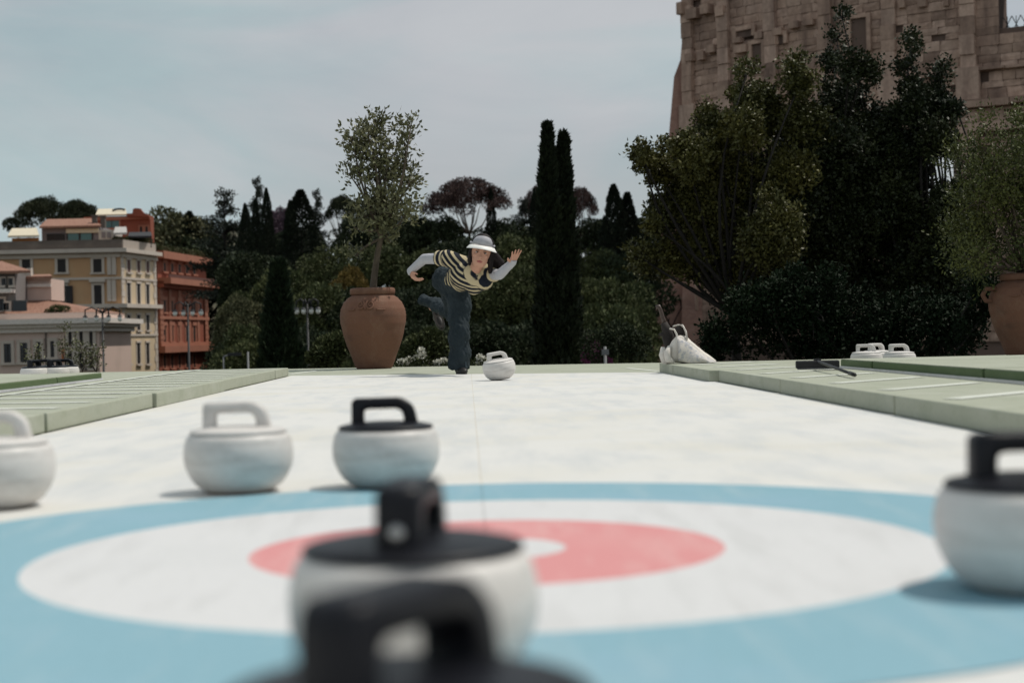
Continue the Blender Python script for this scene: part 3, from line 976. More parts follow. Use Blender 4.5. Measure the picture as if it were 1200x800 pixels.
# ------------------------------------------------------------------ big dark evergreens in front of the ruin
def oak(label, lumps, Y, n_sp, ma, trunk, depth, per=10, leaf=(0.045, 0.08), tlen=0.26, name='holm_oak', stems=4, sinks=0):
    bx, _, bz = at(trunk[0], trunk[1], Y)
    base = np.array([bx, Y, trunk[2]])
    t = thing(name, label, 'tree', base)
    cen, rad = [], []
    for px, py, rp in lumps:
        c = at(px, py, Y)
        r = rp * Y / FPX
        cen.append([c[0], Y + rng.normal() * depth * 0.6, c[2]])
        rad.append([r, max(r * 0.9, 0.25), r])
    cen, rad = np.array(cen), np.array(rad)
    sc_, sr_ = [], []
    for c, r in zip(cen, rad):
        m_ = 1 if r[0] < 0.14 else 16
        for k in range(m_):
            if m_ == 1:
                sc_.append(c); sr_.append(r)
                continue
            u = unit(rng.normal(size=3)) * rng.uniform(0.35, 0.92)
            sc_.append(c + u * r + np.array([0, 0, 0.1 * r[0]]))
            f = rng.uniform(0.22, 0.42)
            sr_.append(r * np.array([f * 0.85, f * 0.85, f * 1.25]))
    P, D = lump_leaves(sc_, sr_, n_sp, 0.75, 0.55, 0.8)
    Q, E = sprays(P, D, per, np.minimum(tlen, lump_leaves.last * 0.9 + 0.05), 0.03)
    leaf_object('crown', Q - base, E, rng.uniform(*leaf, len(Q)), rng.uniform(0.2, 0.3, len(Q)) * leaf[1], ma, t)
    mb = MB()
    fork = np.array([cen[:, 0].mean() * 0.5 + bx * 0.5, Y, base[2] + 0.42 * (cen[:, 2].max() - base[2])])
    tp = branch(mb, base - np.array([0, 0, 0.5]), fork, 0.12, 0.07, 0.05, 8, 8)
    for j in range(len(cen)):
        src = tp[-1] if cen[j][2] > fork[2] else tp[-3]
        branch(mb, src, cen[j], 0.036, 0.010, 0.12, 7, 6)
        for k in range(stems):
            q = cen[j] + unit(rng.normal(size=3)) * rad[j] * rng.uniform(0.6, 1.0)
            branch(mb, cen[j], q, 0.015, 0.005, 0.12, 4, 4)
    mb.build('trunk', M_dbark, t, True)
    return t

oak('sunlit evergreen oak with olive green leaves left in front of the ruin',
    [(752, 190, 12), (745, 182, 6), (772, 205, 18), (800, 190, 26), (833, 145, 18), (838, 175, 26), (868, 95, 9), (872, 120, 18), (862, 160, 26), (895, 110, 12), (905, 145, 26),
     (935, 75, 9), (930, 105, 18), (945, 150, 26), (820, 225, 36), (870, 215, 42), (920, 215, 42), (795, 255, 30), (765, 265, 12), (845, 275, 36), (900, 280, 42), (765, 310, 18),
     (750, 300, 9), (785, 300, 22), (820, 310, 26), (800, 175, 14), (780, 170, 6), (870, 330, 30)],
    24.0, 10500, L_oaksun, (880, 470, -2.2), 0.7)
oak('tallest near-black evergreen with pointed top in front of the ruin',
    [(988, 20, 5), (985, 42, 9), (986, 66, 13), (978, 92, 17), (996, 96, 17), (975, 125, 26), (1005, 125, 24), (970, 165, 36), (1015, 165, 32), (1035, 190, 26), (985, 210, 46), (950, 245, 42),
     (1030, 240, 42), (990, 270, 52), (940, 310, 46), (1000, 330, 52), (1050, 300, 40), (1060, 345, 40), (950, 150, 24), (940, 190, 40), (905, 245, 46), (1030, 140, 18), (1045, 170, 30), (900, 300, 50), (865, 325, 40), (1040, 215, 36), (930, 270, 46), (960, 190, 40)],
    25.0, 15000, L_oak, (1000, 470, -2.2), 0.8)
oak('slender dark evergreen with two thin leaders right of the tallest one',
    [(1074, 40, 3.5), (1072, 55, 6), (1068, 78, 9), (1074, 100, 11), (1066, 125, 15), (1085, 140, 14), (1110, 76, 3.5), (1108, 92, 7), (1104, 112, 12), (1112, 135, 13), (1098, 160, 20),
     (1066, 165, 22), (1062, 205, 26), (1070, 250, 32), (1110, 250, 26), (1126, 205, 8), (1100, 300, 36), (1130, 285, 20), (1090, 350, 36), (1125, 345, 26), (1052, 140, 14), (1088, 118, 9), (1050, 190, 30), (1088, 172, 22), (1045, 240, 34), (1068, 215, 28), (1120, 235, 20), (1112, 170, 12)],
    24.5, 8600, L_oak, (1085, 470, -2.2), 0.6)
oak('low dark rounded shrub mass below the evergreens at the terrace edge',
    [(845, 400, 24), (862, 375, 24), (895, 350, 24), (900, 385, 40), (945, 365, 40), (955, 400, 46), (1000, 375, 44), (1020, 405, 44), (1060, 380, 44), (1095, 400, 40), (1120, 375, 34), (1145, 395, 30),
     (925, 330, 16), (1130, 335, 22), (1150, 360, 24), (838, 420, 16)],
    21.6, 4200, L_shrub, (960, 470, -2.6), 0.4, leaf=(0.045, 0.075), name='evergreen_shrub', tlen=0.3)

# ------------------------------------------------------------------ small plants at the terrace edge
def flower_bush(label, px, py, n, Y, spread, group):
    c = at(px, py, Y)
    t = thing('white_rose_bush', label, 'flowers', (c[0], Y, -0.65), group)
    o = np.array([c[0], Y, -0.65])
    cen = np.array([c + np.array([rng.normal() * spread, rng.normal() * 0.06, rng.normal() * 0.05]) for _ in range(n)])
    mb = MB()
    for q in cen:
        branch(mb, o + rng.normal(size=3) * np.array([0.05, 0.05, 0]), q, 0.008, 0.004, 0.08, 5, 4)
    mb.build('stems', L_shrub, t)
    P, D = lump_leaves(cen - np.array([0, 0, 0.12]), np.full(n, 0.12), 90 * n, 0.8)
    leaf_object('foliage', P - o, D, 0.05, 0.014, L_hillA, t)
    for q in cen:
        P, D = lump_leaves([q], np.array([[0.035, 0.035, 0.028]]), 60, 0.6, 0.5)
        leaf_object('blossom', P - o, D, 0.036, 0.013, L_white, t)
    return t

GF = 'white flowers along the terrace edge'
flower_bush('white blossoms beside the foot of the left jar', 476, 426, 4, 20.6, 0.06, GF)
flower_bush('tallest white blossoms between the jar and the thrower', 493, 419, 5, 20.6, 0.06, GF)
flower_bush('white blossoms touching the left side of the standing leg', 517, 424, 6, 20.6, 0.06, GF)
flower_bush('white blossoms between the standing leg and the gliding stone', 563, 423, 5, 20.0, 0.07, GF)

def low_shrub(label, lumps, Y, ma, n, name='low_shrub', leafL=(0.05, 0.09)):
    c = np.array([at(px, py, Y) for px, py, r in lumps])
    r = np.array([rp * Y / FPX for _, _, rp in lumps])
    o = np.array([c[:, 0].mean(), Y, c[:, 2].min() - 1.2])
    t = thing(name, label, 'shrub', o)
    P, D = lump_leaves(c, r, n, 0.6)
    leaf_object('foliage', P - o, D, rng.uniform(*leafL, n), 0.26 * leafL[1], ma, t)
    mb = MB()
    for q in c:
        branch(mb, o, q, 0.03, 0.01, 0.05, 5, 5)
    mb.build('stems', M_dbark, t)

low_shrub('grey-green bush at the foot of the left jar', [(385, 412, 18), (398, 403, 14), (372, 420, 12)], 26, L_hillA, 3000)
low_shrub('dry green bush right of the left jar', [(490, 410, 18), (505, 398, 14), (520, 412, 16), (478, 418, 12)], 28, L_hillA, 3600)
low_shrub('dry bush behind the gliding stone', [(570, 400, 12), (556, 410, 14), (585, 412, 12)], 30, L_hillB, 2600)
low_shrub('dark bush between twin cypress and buttress', [(700, 405, 20), (725, 398, 22), (745, 405, 18)], 36, L_hillB, 4200)
for k, (px, top, lab) in enumerate(((45, 408, 'leftmost thin olive sapling beyond the left step'), (77, 383, 'tallest thin olive sapling before the cream house'),
                                    (97, 403, 'leafy olive sapling third from left before the cream house'), (112, 402, 'thin olive sapling nearest the four-lamp post'))):
    b0 = at(px, 445, 21.8)
    h = (445 - top)
    olive(lab, (b0[0], 21.8, -0.3), 0.0, [(px - 2, top + 5, 5), (px + 4, top + h * 0.35, 7), (px - 5, top + h * 0.5, 7), (px + 2, top + h * 0.65, 6)], 26, L_olive, 0.05,
          stems=2, name='olive_sapling', per=7, tlen=0.14, trunk_r=0.012)

# ------------------------------------------------------------------ town houses on the left
M_ochre = stained('ochre plaster', (0.50, 0.30, 0.165), (0.42, 0.26, 0.15), scale=(0.25, 0.25, 0.25), rough=0.9, stain2=(0.50, 0.34, 0.20), scale2=(0.6, 0.6, 0.2), fine=0.1)
M_creamsun = stained('sun-brightened cream plaster', (0.60, 0.47, 0.32), (0.53, 0.42, 0.30), scale=(0.3, 0.3, 0.2), rough=0.9)  # lit face of the ochre palazzo: strong sun put into the plaster colour
M_stone = stained('pale trim stone', (0.54, 0.47, 0.41), (0.43, 0.37, 0.32), scale=(0.5, 0.5, 0.3), rough=0.85)
M_brickred = stained('brick red plaster', (0.25, 0.076, 0.046), (0.20, 0.064, 0.041), scale=(0.3, 0.3, 0.3), rough=0.9, fine=0.1)
M_redtrim = stained('salmon trim stone', (0.34, 0.142, 0.092), (0.28, 0.115, 0.076), scale=(0.5, 0.5, 0.5), rough=0.85)
M_pinkish = stained('rosy plaster', (0.60, 0.46, 0.40), (0.52, 0.40, 0.345), scale=(0.3, 0.3, 0.3), rough=0.9)
M_tile = mat('roof tiles', (0.20, 0.095, 0.065), 0.9, col2=(0.34, 0.19, 0.135), scale=3.0, stretch=(3, 0.7, 1), bump=0.5)
M_shut = mat('dark shutter', (0.018, 0.014, 0.014), 0.6, var=0.3)
M_teal = mat('teal glass', (0.05, 0.13, 0.13), 0.12, spec=0.6)
M_glass = mat('dark window glass', (0.010, 0.012, 0.018), 0.12, spec=0.6)
M_canvas = mat('cream canvas', (0.62, 0.55, 0.42), 0.8)
M_grime = stained('grimy parapet', (0.12, 0.10, 0.088), (0.19, 0.16, 0.135), scale=(0.4, 0.4, 0.8), rough=0.95)
M_iron = mat('black iron', (0.015, 0.015, 0.017), 0.5)

class Facade:
    """a vertical plane through two ground points, addressed with photograph pixels"""
    def __init__(s, A, B):
        s.A, s.B = np.array(A, float)[:2], np.array(B, float)[:2]
        d = s.B - s.A
        s.d = d / np.linalg.norm(d)
        s.n = np.array([s.d[1], -s.d[0]])          # towards the camera side
        s.rz = math.atan2(s.d[1], s.d[0])

    def hit(s, px, py, out=0.0):
        r = ray(px, py)
        A = s.A + s.n * out
        t = (A @ s.n) / (r[:2] @ s.n)
        p = r * t
        return (p[:2] - A) @ s.d, p[2] + EYE        # (distance along, height)

    def pos(s, u, z, out):
        q = s.A + s.d * u + s.n * out
        return np.array([q[0], q[1], z])

    def slab(s, mb, u0, u1, z0, z1, out0, out1):
        c = s.pos((u0 + u1) / 2, (z0 + z1) / 2, (out0 + out1) / 2)
        return mb.box(c, (abs(u1 - u0), abs(out1 - out0), abs(z1 - z0)), s.rz)

    def rect(s, x0, y0, x1, y1):
        (u0, za), (u1, zb) = s.hit(x0, (y0 + y1) / 2), s.hit(x1, (y0 + y1) / 2)
        xm = (x0 + x1) / 2
        return u0, u1, s.hit(xm, y1)[1], s.hit(xm, y0)[1]

    def window(s, parent, x0, y0, x1, y1, trim, pane, fw=0.28, hood=False, shutters=False, out=0.16):
        u0, u1, z0, z1 = s.rect(x0, y0, x1, y1)
        w = MB()
        s.slab(w, u0 - fw, u0, z0 - 0.02, z1, 0, out)
        s.slab(w, u1, u1 + fw, z0 - 0.02, z1, 0, out)
        s.slab(w, u0 - fw, u1 + fw, z1 + 0.001, z1 + fw, 0, 0.18)
        o = w.build('window', trim, parent)
        s.slab(MB(), u0 + 0.002, u1 - 0.002, z0, z1 - 0.002, 0.0, 0.03).build('pane', pane, o)
        s.slab(MB(), u0 - fw * 1.3, u1 + fw * 1.3, z0 - 0.25, z0 - 0.021, 0, 0.28).build('sill', trim, o)
        mbb = MB()
        s.slab(mbb, (u0 + u1) / 2 - 0.05, (u0 + u1) / 2 + 0.05, z0, z1 - 0.003, 0.031, 0.07)
        mbb.build('mullion', M_shut, o)
        if hood:
            s.slab(MB(), u0 - fw * 1.6, u1 + fw * 1.6, z1 + fw + 0.05, z1 + fw + 0.42, 0, 0.5).build('hood', trim, o)
        if shutters:
            for a, b in ((u0 - 0.95, u0 - 0.05), (u1 + 0.05, u1 + 0.95)):
                s.slab(MB(), a, b, z0, z1, 0.19, 0.26).build('shutter', M_shut, o)
        return o

def block(name, fp, z0, z1, ma, parent):
    return MB().prism([(x, y, z0) for x, y in fp], (0, 0, z1 - z0)).build(name, ma, parent)

# --- ochre palazzo
K0 = at(141, 291, 200)
LFT = at(-70, 291, 200)
K1 = at(182, 296.5, 211.5)
pal = thing('palazzo', 'ochre palazzo with dark windows and a roof terrace, behind the cream house', 'building', (K0[0], K0[1], -11))
ztop = float(K0[2])
fp = [(LFT[0], 200), (K0[0], 200), (K1[0], 211.5), (K1[0] - 4, 232), (LFT[0], 232)]
block('wall', fp, -11, ztop, M_ochre, pal)
FL = Facade((LFT[0], 200), (K0[0], 200))
FR = Facade((K0[0], 200), (K1[0], 211.5))
for (x0, y0, x1, y1, hood, sh) in ((26, 304, 36, 319, 0, 0), (67.5, 303.5, 77.5, 319, 0, 0), (109.5, 303.5, 119.5, 319, 0, 0), (69, 335, 77, 356, 1, 1), (110.5, 334, 119.5, 356, 1, 0),
                                   (-12, 304, -3, 319, 0, 0)):
    FL.window(pal, x0, y0, x1, y1, M_stone, M_shut, 0.32, hood, sh)
for yy in ((304, 318.5), (331, 355), (369, 386.5), (401.5, 426)):
    for x0, x1 in ((148.6, 152.4), (160.2, 163.8), (171.0, 174.4)):
        k = 0.125 * (x0 - 141)
        FR.window(pal, x0, yy[0] + (k if yy[0] < 340 else 0) * 0.6, x1, yy[1] + (k if yy[0] < 340 else 0) * 0.3, M_stone, mat('rosy shutter', (0.16, 0.085, 0.075), 0.8) if yy[0] == 304 else M_shut, 0.26, out=0.08)
def band(F, name, u0, u1, z, h, out, ma, parent):
    return F.slab(MB(), u0, u1, z - h / 2, z + h / 2, 0, out).build(name, ma, parent)
wL = K0[0] - LFT[0]
FR.slab(MB(), 0.01, float(np.hypot(K1[0] - K0[0], 11.5)) - 0.01, -11, ztop - 1.2, -0.3, 0.012).build('side_wall', M_creamsun, pal)  # lighter slab paints the sunlit look of the right facade
wR = float(np.linalg.norm(np.array([K1[0], 211.5]) - np.array([K0[0], 200])))
zc = FL.hit(120, 358.5)[1]
for F, w, e in ((FL, wL, 0.9), (FR, wR, 0.0)):
    band(F, 'string_course', 0, w + e, zc, 0.5, 0.9, M_stone, pal)
    band(F, 'cornice', 0, w + e * 1.1, ztop - 0.25, 0.5, 1.0, M_stone, pal)
    band(F, 'frieze', 0, w, ztop - 0.85, 0.5, 0.3, M_stone, pal)
    band(F, 'floor_band', 0, w, FL.hit(120, 326)[1], 0.3, 0.15, M_stone, pal)
    band(F, 'floor_band', 0, w, FL.hit(120, 393)[1], 0.3, 0.15, M_stone, pal)
for x0, x1 in ((127, 129.5), (132.5, 135)):
    for ya, yb in ((298, 322), (328, 353)):
        u0, u1, z0, z1 = FL.rect(x0, ya, x1, yb)
        FL.slab(MB(), u0 - 0.12, u1 + 0.12, z0, z1, 0, 0.22).build('pilaster', M_stone, pal)
for x0, x1 in ((124, 128), (132, 136)):
    u0, u1, z0, z1 = FL.rect(x0, 362, x1, 434)
    FL.slab(MB(), u0, u1, z0, z1, 0, 0.3).build('pilaster', mat('orange plaster', (0.42, 0.22, 0.075), 0.9), pal)
zq = np.arange(-10, ztop - 1.2, 0.85)
for k, z in enumerate(zq):
    L_ = 0.9 if k % 2 else 0.6
    q = MB()
    FR.slab(q, 0.02, L_ * 1.2, z, z + 0.78, 0, 0.10)
    q.build('quoin', M_stone, pal)
    q = MB()
    FR.slab(q, wR - L_ * 1.2, wR - 0.02, z, z + 0.78, 0, 0.10)
    q.build('quoin', M_stone, pal)
# roof terrace
par = MB()
FL.slab(par, 0, wL + 0.3, ztop + 0.02, ztop + 1.15, -0.4, 0.2)
par.build('parapet', M_grime, pal)
FR.slab(MB(), 0.05, wR, ztop + 0.02, ztop + 1.15, -0.4, 0.1).build('parapet', mat('pale parapet', (0.36, 0.31, 0.27), 0.9), pal)
FP = Facade((LFT[0], 205), (K0[0] + 4, 205))
def pent(name, x0, y0, x1, y1, ma, depth=5.0, F=FP, out=0.0, parent=pal):
    u0, u1, z0, z1 = F.rect(x0, y0, x1, y1)
    return F.slab(MB(), u0, u1, z0, z1, out - depth, out).build(name, ma, parent)
pent('penthouse_wall', 49, 266, 118, 290, mat('grey lilac wall', (0.20, 0.18, 0.19), 0.9), 6)
pent('penthouse_wall', 78, 268, 116, 273, M_canvas, 0.3, out=0.34)
for x0, x1 in ((80, 92.5), (95, 107.5)):
    pent('glazing', x0, 273.5, x1, 284.5, M_teal, 0.1, out=0.14)
for x in (79, 93.7, 108.5):
    pent('post', x - 0.6, 273.2, x + 0.6, 286, M_shut, 0.15, out=0.2)
pent('dark_opening', 55, 274, 76, 286, M_shut, 0.1, out=0.12)
pent('side_wall', 116, 269.5, 134, 288, mat('white plaster', (0.52, 0.48, 0.43), 0.9), 5, out=0.2)
for x in (119.5, 126):
    pent('glazing', x, 272, x + 4.5, 279, mat('greyish pane', (0.22, 0.19, 0.19), 0.4), 0.1, out=0.32)
def slope_roof(name, x0, x1, ylow, yhigh, inset0, inset1, Y0, Y1, ma, parent, th=0.25):
    a, b = at(x0, ylow, Y0), at(x1, ylow, Y0)
    z1 = float(at((x0 + x1) / 2, yhigh, Y1)[2])
    c, d = at(x1 - inset1, yhigh, Y1), at(x0 + inset0, yhigh, Y1)
    P_ = [(*a[:2], a[2]), (*b[:2], a[2]), (*c[:2], z1), (*d[:2], z1)]
    return MB().prism(P_, (0, 0, th)).build(name, ma, parent)
slope_roof('tiled_roof', 46, 119, 267.5, 258.5, 9, 12, 204, 210, M_tile, pal)
slope_roof('awning', 9, 46, 278.5, 269.5, 5, 3, 201.5, 204.5, M_canvas, pal)
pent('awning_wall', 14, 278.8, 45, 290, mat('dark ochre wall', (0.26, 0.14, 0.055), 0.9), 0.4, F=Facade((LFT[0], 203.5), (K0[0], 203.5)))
slope_roof('awning', 133, 149, 275, 268, 2, 1, 203, 206, mat('grey canvas', (0.42, 0.40, 0.38), 0.8), pal)
slope_roof('awning', 150, 178, 279, 274, 1, 1, 206, 211, mat('charcoal canvas', (0.03, 0.03, 0.034), 0.8), pal)
for x in (151, 177):
    pent('post', x - 0.5, 277, x + 0.5, 290, M_iron, 0.12, F=Facade((LFT[0], 207), (K0[0] + 9, 207)))
for k in range(9):
    px = 136 + k * 4.8
    c = at(px, 281.5 + (k % 3) * 0.6, 204 + max(0, (px - 141)) * 0.25)
    P, D = lump_leaves([c], np.array([[0.5, 0.5, 0.42]]), 260, 0.5)
    leaf_object('terrace_plant', P - ORG[pal.name], D, 0.25, 0.08, L_hillC if k % 2 else L_hillA, pal)
for k, (px, py) in enumerate(((111, 260), (121, 261))):
    c = at(px, py, 206)
    MB().box(c, (0.6, 0.6, 1.4)).box(c + np.array([0, 0, 0.8]), (0.8, 0.8, 0.2)).build('chimney', M_grime, pal)

# --- red roof house behind it
RY = 224
rh = thing('rooftop_house', 'brick red house with stepped gable rising behind the palazzo terrace', 'building', (at(140, 280, RY)[0], RY, -11))
FH = Facade(at(98, 262, RY), at(181, 262, RY))
u0, u1, z0, z1 = FH.rect(99, 253.5, 176.5, 300)
FH.slab(MB(), u0, u1, -11, z1, -2.5, 0).build('wall', M_brickred, rh)
gab = [(150, 253.5), (150, 251), (157, 250.5), (157.5, 245.5), (161, 244.5), (166, 245), (167.5, 247.5), (170, 250), (174, 251.5), (176.5, 254), (176.5, 255)]
MB().prism([FH.pos(*FH.hit(x, y), 0.12) for x, y in gab][::-1], (0, -0.9, 0)).build('gable', M_brickred, rh)
FH.window(rh, 122, 258.5, 140, 267, M_redtrim, M_teal, 0.2)
for x in (164, 170.5):
    FH.window(rh, x, 265.5, x + 3, 274, M_redtrim, M_shut, 0.2)
band(FH, 'cornice', u0, u1, FH.hit(140, 256)[1], 0.4, 0.35, M_redtrim, rh)
slope_roof('roof', 112, 149, 253.5, 246.5, 3, 2, RY - 0.5, RY + 5, M_canvas, rh)
arch = [at(132 + 8 * (1 - math.cos(a)), 247.5 - 2.5 * math.sin(a), RY + 2) for a in np.linspace(0.1, math.pi * 0.8, 9)]
MB().tube(arch, 0.16, 6).build('roof_arch', M_iron, rh)

# --- brick red palazzo
A_, B_ = at(184, 296.5, 213), at(241, 303.5, 237)
rd = thing('palazzo', 'brick red palazzo with salmon trim beside the dark slope', 'building', (A_[0], 213, -11))
ztr = float(A_[2])
block('wall', [(A_[0], 213), (B_[0], 237), (B_[0] - 12, 238), (A_[0] - 12, 217)], -11, ztr, M_brickred, rd)
FD = Facade(A_[:2], B_[:2])
wD = float(np.linalg.norm(B_[:2] - A_[:2]))
for row, (ya, yb) in enumerate(((308, 318), (352, 365.5), (381.5, 400), (416, 431))):
    for k in range(5):
        px = 192.6 + k * 8.7
        dy = {0: 0.09, 1: 0.04, 2: 0.0, 3: -0.02}[row] * (px - 192)
        FD.window(rd, px - 1.25, ya + dy, px + 1.25, yb + dy, M_redtrim, M_shut, 0.5 if row < 3 else 0.4, out=0.08)
for (py, h, o, ma) in ((298.5, 1.0, 1.0, M_redtrim), (329, 0.8, 1.9, M_redtrim), (333, 0.9, 0.9, M_brickred), (372, 0.4, 0.3, M_redtrim), (409.5, 0.9, 0.9, M_redtrim), (404, 0.5, 0.4, M_redtrim)):
    band(FD, 'cornice', -0.2, wD + 0.3, FD.hit(186, py)[1], h, o, ma, rd)
zb = FD.hit(186, 323.5)[1]
FD.slab(MB(), 0, wD, zb - 1.0, zb + 0.25, 1.5, 1.62).build('balustrade', mat('dark balustrade', (0.10, 0.04, 0.03), 0.8), rd)
for u in list(np.linspace(0.5, wD - 0.5, 6)):
    z0_, z1_ = FD.hit(186, 404)[1], FD.hit(186, 338)[1]
    FD.slab(MB(), u - 0.55, u + 0.55, z0_, z1_, 0, 0.16).build('pilaster', M_redtrim, rd)
for k in range(12):
    for u in (0.02, wD - 1.9):
        z = FD.hit(186, 404)[1] + k * 0.68
        FD.slab(MB(), u, u + (1.8 if k % 2 else 1.3), z, z + 0.6, 0.162, 0.28).build('quoin', M_redtrim, rd)
for k in range(11):
    px = 183 + k * 5.0
    c = at(px, 291.5 + k * 0.75 + (k % 3), 216 + k * 2)
    P, D = lump_leaves([c], np.array([[0.75, 0.75, 0.7]]), 300, 0.5)
    leaf_object('roof_plant', P - ORG[rd.name], D, 0.3, 0.1, L_hillC if k % 3 else L_hillA, rd)

# --- cream house in front
CY = 150
cr = thing('town_house', 'low rosy cream house with white cornice and tiled roof at the far left', 'building', (at(60, 400, CY)[0], CY, -11))
FC = Facade(at(-60, 400, CY), at(116.5, 400, CY))
wC = float(np.linalg.norm(FC.B - FC.A))
z_c0, z_c1 = FC.hit(60, 389)[1], FC.hit(60, 373.5)[1]
FC.slab(MB(), 0, wC, -11, z_c0, -14, 0).build('wall', M_pinkish, cr)
for a, b, o in ((0.0, 0.35, 0.35), (0.35, 0.62, 0.7), (0.62, 1.0, 1.1)):
    FC.slab(MB(), -0.2, wC + o, z_c0 + (z_c1 - z_c0) * a, z_c0 + (z_c1 - z_c0) * b - 0.004, -14 - o, o).build('cornice', mat('whitish cornice', (0.68, 0.62, 0.57), 0.85), cr)
z_a = FC.hit(60, 366.5)[1]
FC.slab(MB(), 0, wC - 0.4, z_c1, z_a, -13, -0.6).build('attic_wall', M_pinkish, cr)
for x0, y0, x1, y1 in ((5, 402.5, 13.5, 424.5), (24, 401.5, 32.5, 424), (43, 400.5, 48, 418), (59.5, 399.5, 64, 418)):
    FC.window(cr, x0, y0, x1, y1, M_stone, M_glass, 0.3)
for x0 in (80.5, 93.5, 105):
    FC.window(cr, x0, 385 + 1.5, x0 + 4, 405, M_stone, M_shut, 0.3)
    FC.window(cr, x0 - 0.5, 413, x0 + 4.5, 431, M_stone, M_shut, 0.3)
FC.slab(MB(), FC.hit(54, 400)[0] - 0.06, FC.hit(54, 400)[0] + 0.06, -6, z_c0, 0.02, 0.14).build('drain_pipe', M_grime, cr)
FC.slab(MB(), FC.hit(72, 400)[0], FC.hit(75.5, 400)[0], FC.hit(73, 424)[1], FC.hit(73, 408)[1], 0.01, 0.08).build('door_panel', mat('orange panel', (0.36, 0.12, 0.04), 0.8), cr)
# hipped tile roof
e0, e1 = at(20, 344.5, 158), at(114, 368.5, 150.6)
za = float(z_a)
r0, r1 = at(18, 344, 157), at(46, 350, 157)
el, er = at(45, 366.5, 150.6), at(113.5, 368.5, 150.6)
bl, br = np.array([el[0] - 3, 163, za]), np.array([er[0], 163, za])
V = [np.array([el[0] - 6, 150.7, za + 0.01]), np.array([er[0], 150.7, za + 0.01]), br, bl - np.array([3, 0, 0]), np.array([r0[0], 157, r0[2]]), np.array([r1[0], 157, r1[2]])]
MB().add(V, [(0, 1, 5, 4), (1, 2, 5), (2, 3, 4, 5), (3, 0, 4), (3, 2, 1, 0)]).build('tiled_roof', M_tile, cr)
# upper storeys at the far left
FU = Facade(at(-60, 330, 152), at(23, 330, 152))
u0, u1, z0, z1 = FU.rect(-60, 321, 18.5, 367)
FU.slab(MB(), u0, u1, za, z1, -6, 0).build('upper_wall', mat('grey plaster', (0.20, 0.185, 0.18), 0.9), cr)
for x in (2, 9.5):
    FU.window(cr, x, 326, x + 6, 334, M_stone, M_glass, 0.15)
FU.window(cr, -2, 350, 5, 364, M_stone, M_glass, 0.2)
FU.window(cr, 7.5, 355, 11, 363, M_stone, M_glass, 0.2)
pent('balcony_slab', -60, 339.5, 18, 344, mat('whitish cornice', (0.5, 0.5, 0.5)), 1.4, F=FU, out=1.4, parent=cr)
pent('arched_recess', 16, 352, 32, 365, M_glass, 0.2, F=FU, out=0.25, parent=cr)
slope_roof('tiled_roof', -50, 36, 321.5, 309, 0, 34, 151, 156, M_tile, cr)
FV = Facade(at(18, 330, 156), at(60, 330, 156))
pent('rear_block', 18, 327, 60, 352, M_pinkish, 5, F=FV, parent=cr)
pent('rear_band', 18, 333, 60, 336.5, MATS['whitish cornice'], 0.2, F=FV, out=0.2, parent=cr)
slope_roof('tiled_roof', 18, 61, 327.2, 324.5, 2, 2, 155.5, 159, M_tile, cr)
pent('chimney', 31, 314, 36, 324, mat('white plaster', (0.5, 0.5, 0.5)), 0.8, F=FV, parent=cr)
for px, py in ((66, 362), (75, 363), (60, 366)):
    c = at(px, py, 151.2)
    P, D = lump_leaves([c], np.array([[0.6, 0.4, 0.35]]), 240, 0.5)
    leaf_object('roof_plant', P - ORG[cr.name], D, 0.22, 0.07, L_hillA, cr)

# ------------------------------------------------------------------ street lamps
M_lampglass = mat('milky lamp glass', (0.72, 0.72, 0.68), 0.35)
def lamp_post(label, px, ytop, Y, half, y_arm):
    top = at(px, ytop, Y)
    zb = float(zground(top[0], Y))
    t = thing('street_lamp', label, 'street lamp', (top[0], Y, zb), 'four-armed street lamps below the terrace')
    sc = Y / FPX
    w = half * sc
    MB().tube([(top[0], Y, zb), (top[0], Y, zb + 1.2), (top[0], Y, top[2])], [0.10, 0.07, 0.045], 10).build('pole', M_iron, t, True)
    za = float(at(px, y_arm, Y)[2])
    for k in (-1, -0.35, 0.35, 1):
        xs_ = top[0] + k * w
        a = [np.array([top[0], Y, za]), np.array([top[0] + k * w * 0.6, Y, za + 0.25]), np.array([xs_, Y, za + 0.15]), np.array([xs_, Y, za - 0.15])]
        arm = MB().tube(a, 0.035, 6).build('arm', M_iron, t, True)
        MB().lathe([(0.0, 0.04), (0.07, 0.07), (0.105, 0.16), (0.09, 0.25), (0.0, 0.28)], (xs_, Y, za - 0.45), 12, False).build('globe', M_lampglass, arm, True)
        MB().lathe([(0.13, 0.0), (0.05, 0.08), (0.0, 0.10)], (xs_, Y, za - 0.18), 12, False).build('shade', M_iron, arm, True)
lamp_post('iron street lamp with four globes between the cream and ochre houses', 120, 366, 70, 20, 366.5)
lamp_post('iron street lamp with four globes in front of the brick red palazzo', 220, 356, 72, 15, 360)
lamp_post('street lamp with a row of four lights before the dark slope', 360, 355, 66, 12.5, 357)
def simple_post(label, px, ytop, Y, ma, name='metal_post', curve=None):
    top = at(px, ytop, Y)
    zb = float(zground(top[0], Y))
    t = thing(name, label, 'post', (top[0], Y, zb))
    MB().tube([(top[0], Y, zb), top], 0.032, 8).build('pole', ma, t, True)
    if curve:
        c = [at(px + a * curve, ytop - 3 * math.sin(a * math.pi / 2), Y) for a in np.linspace(0, 1, 6)]
        MB().tube(c, 0.04, 6).build('arm', ma, t, True)
        MB().box(c[-1], (0.5, 0.2, 0.12)).build('lamp_head', M_iron, t)
    return t, top
M_grey = mat('galvanised grey', (0.17, 0.175, 0.18), 0.6)
simple_post('plain pale metal post left of the cone cypress', 290.5, 412, 55, M_grey)
simple_post('small curved lamp post right of the red palazzo', 262, 418, 60, M_grey, 'lamp_post', 13)
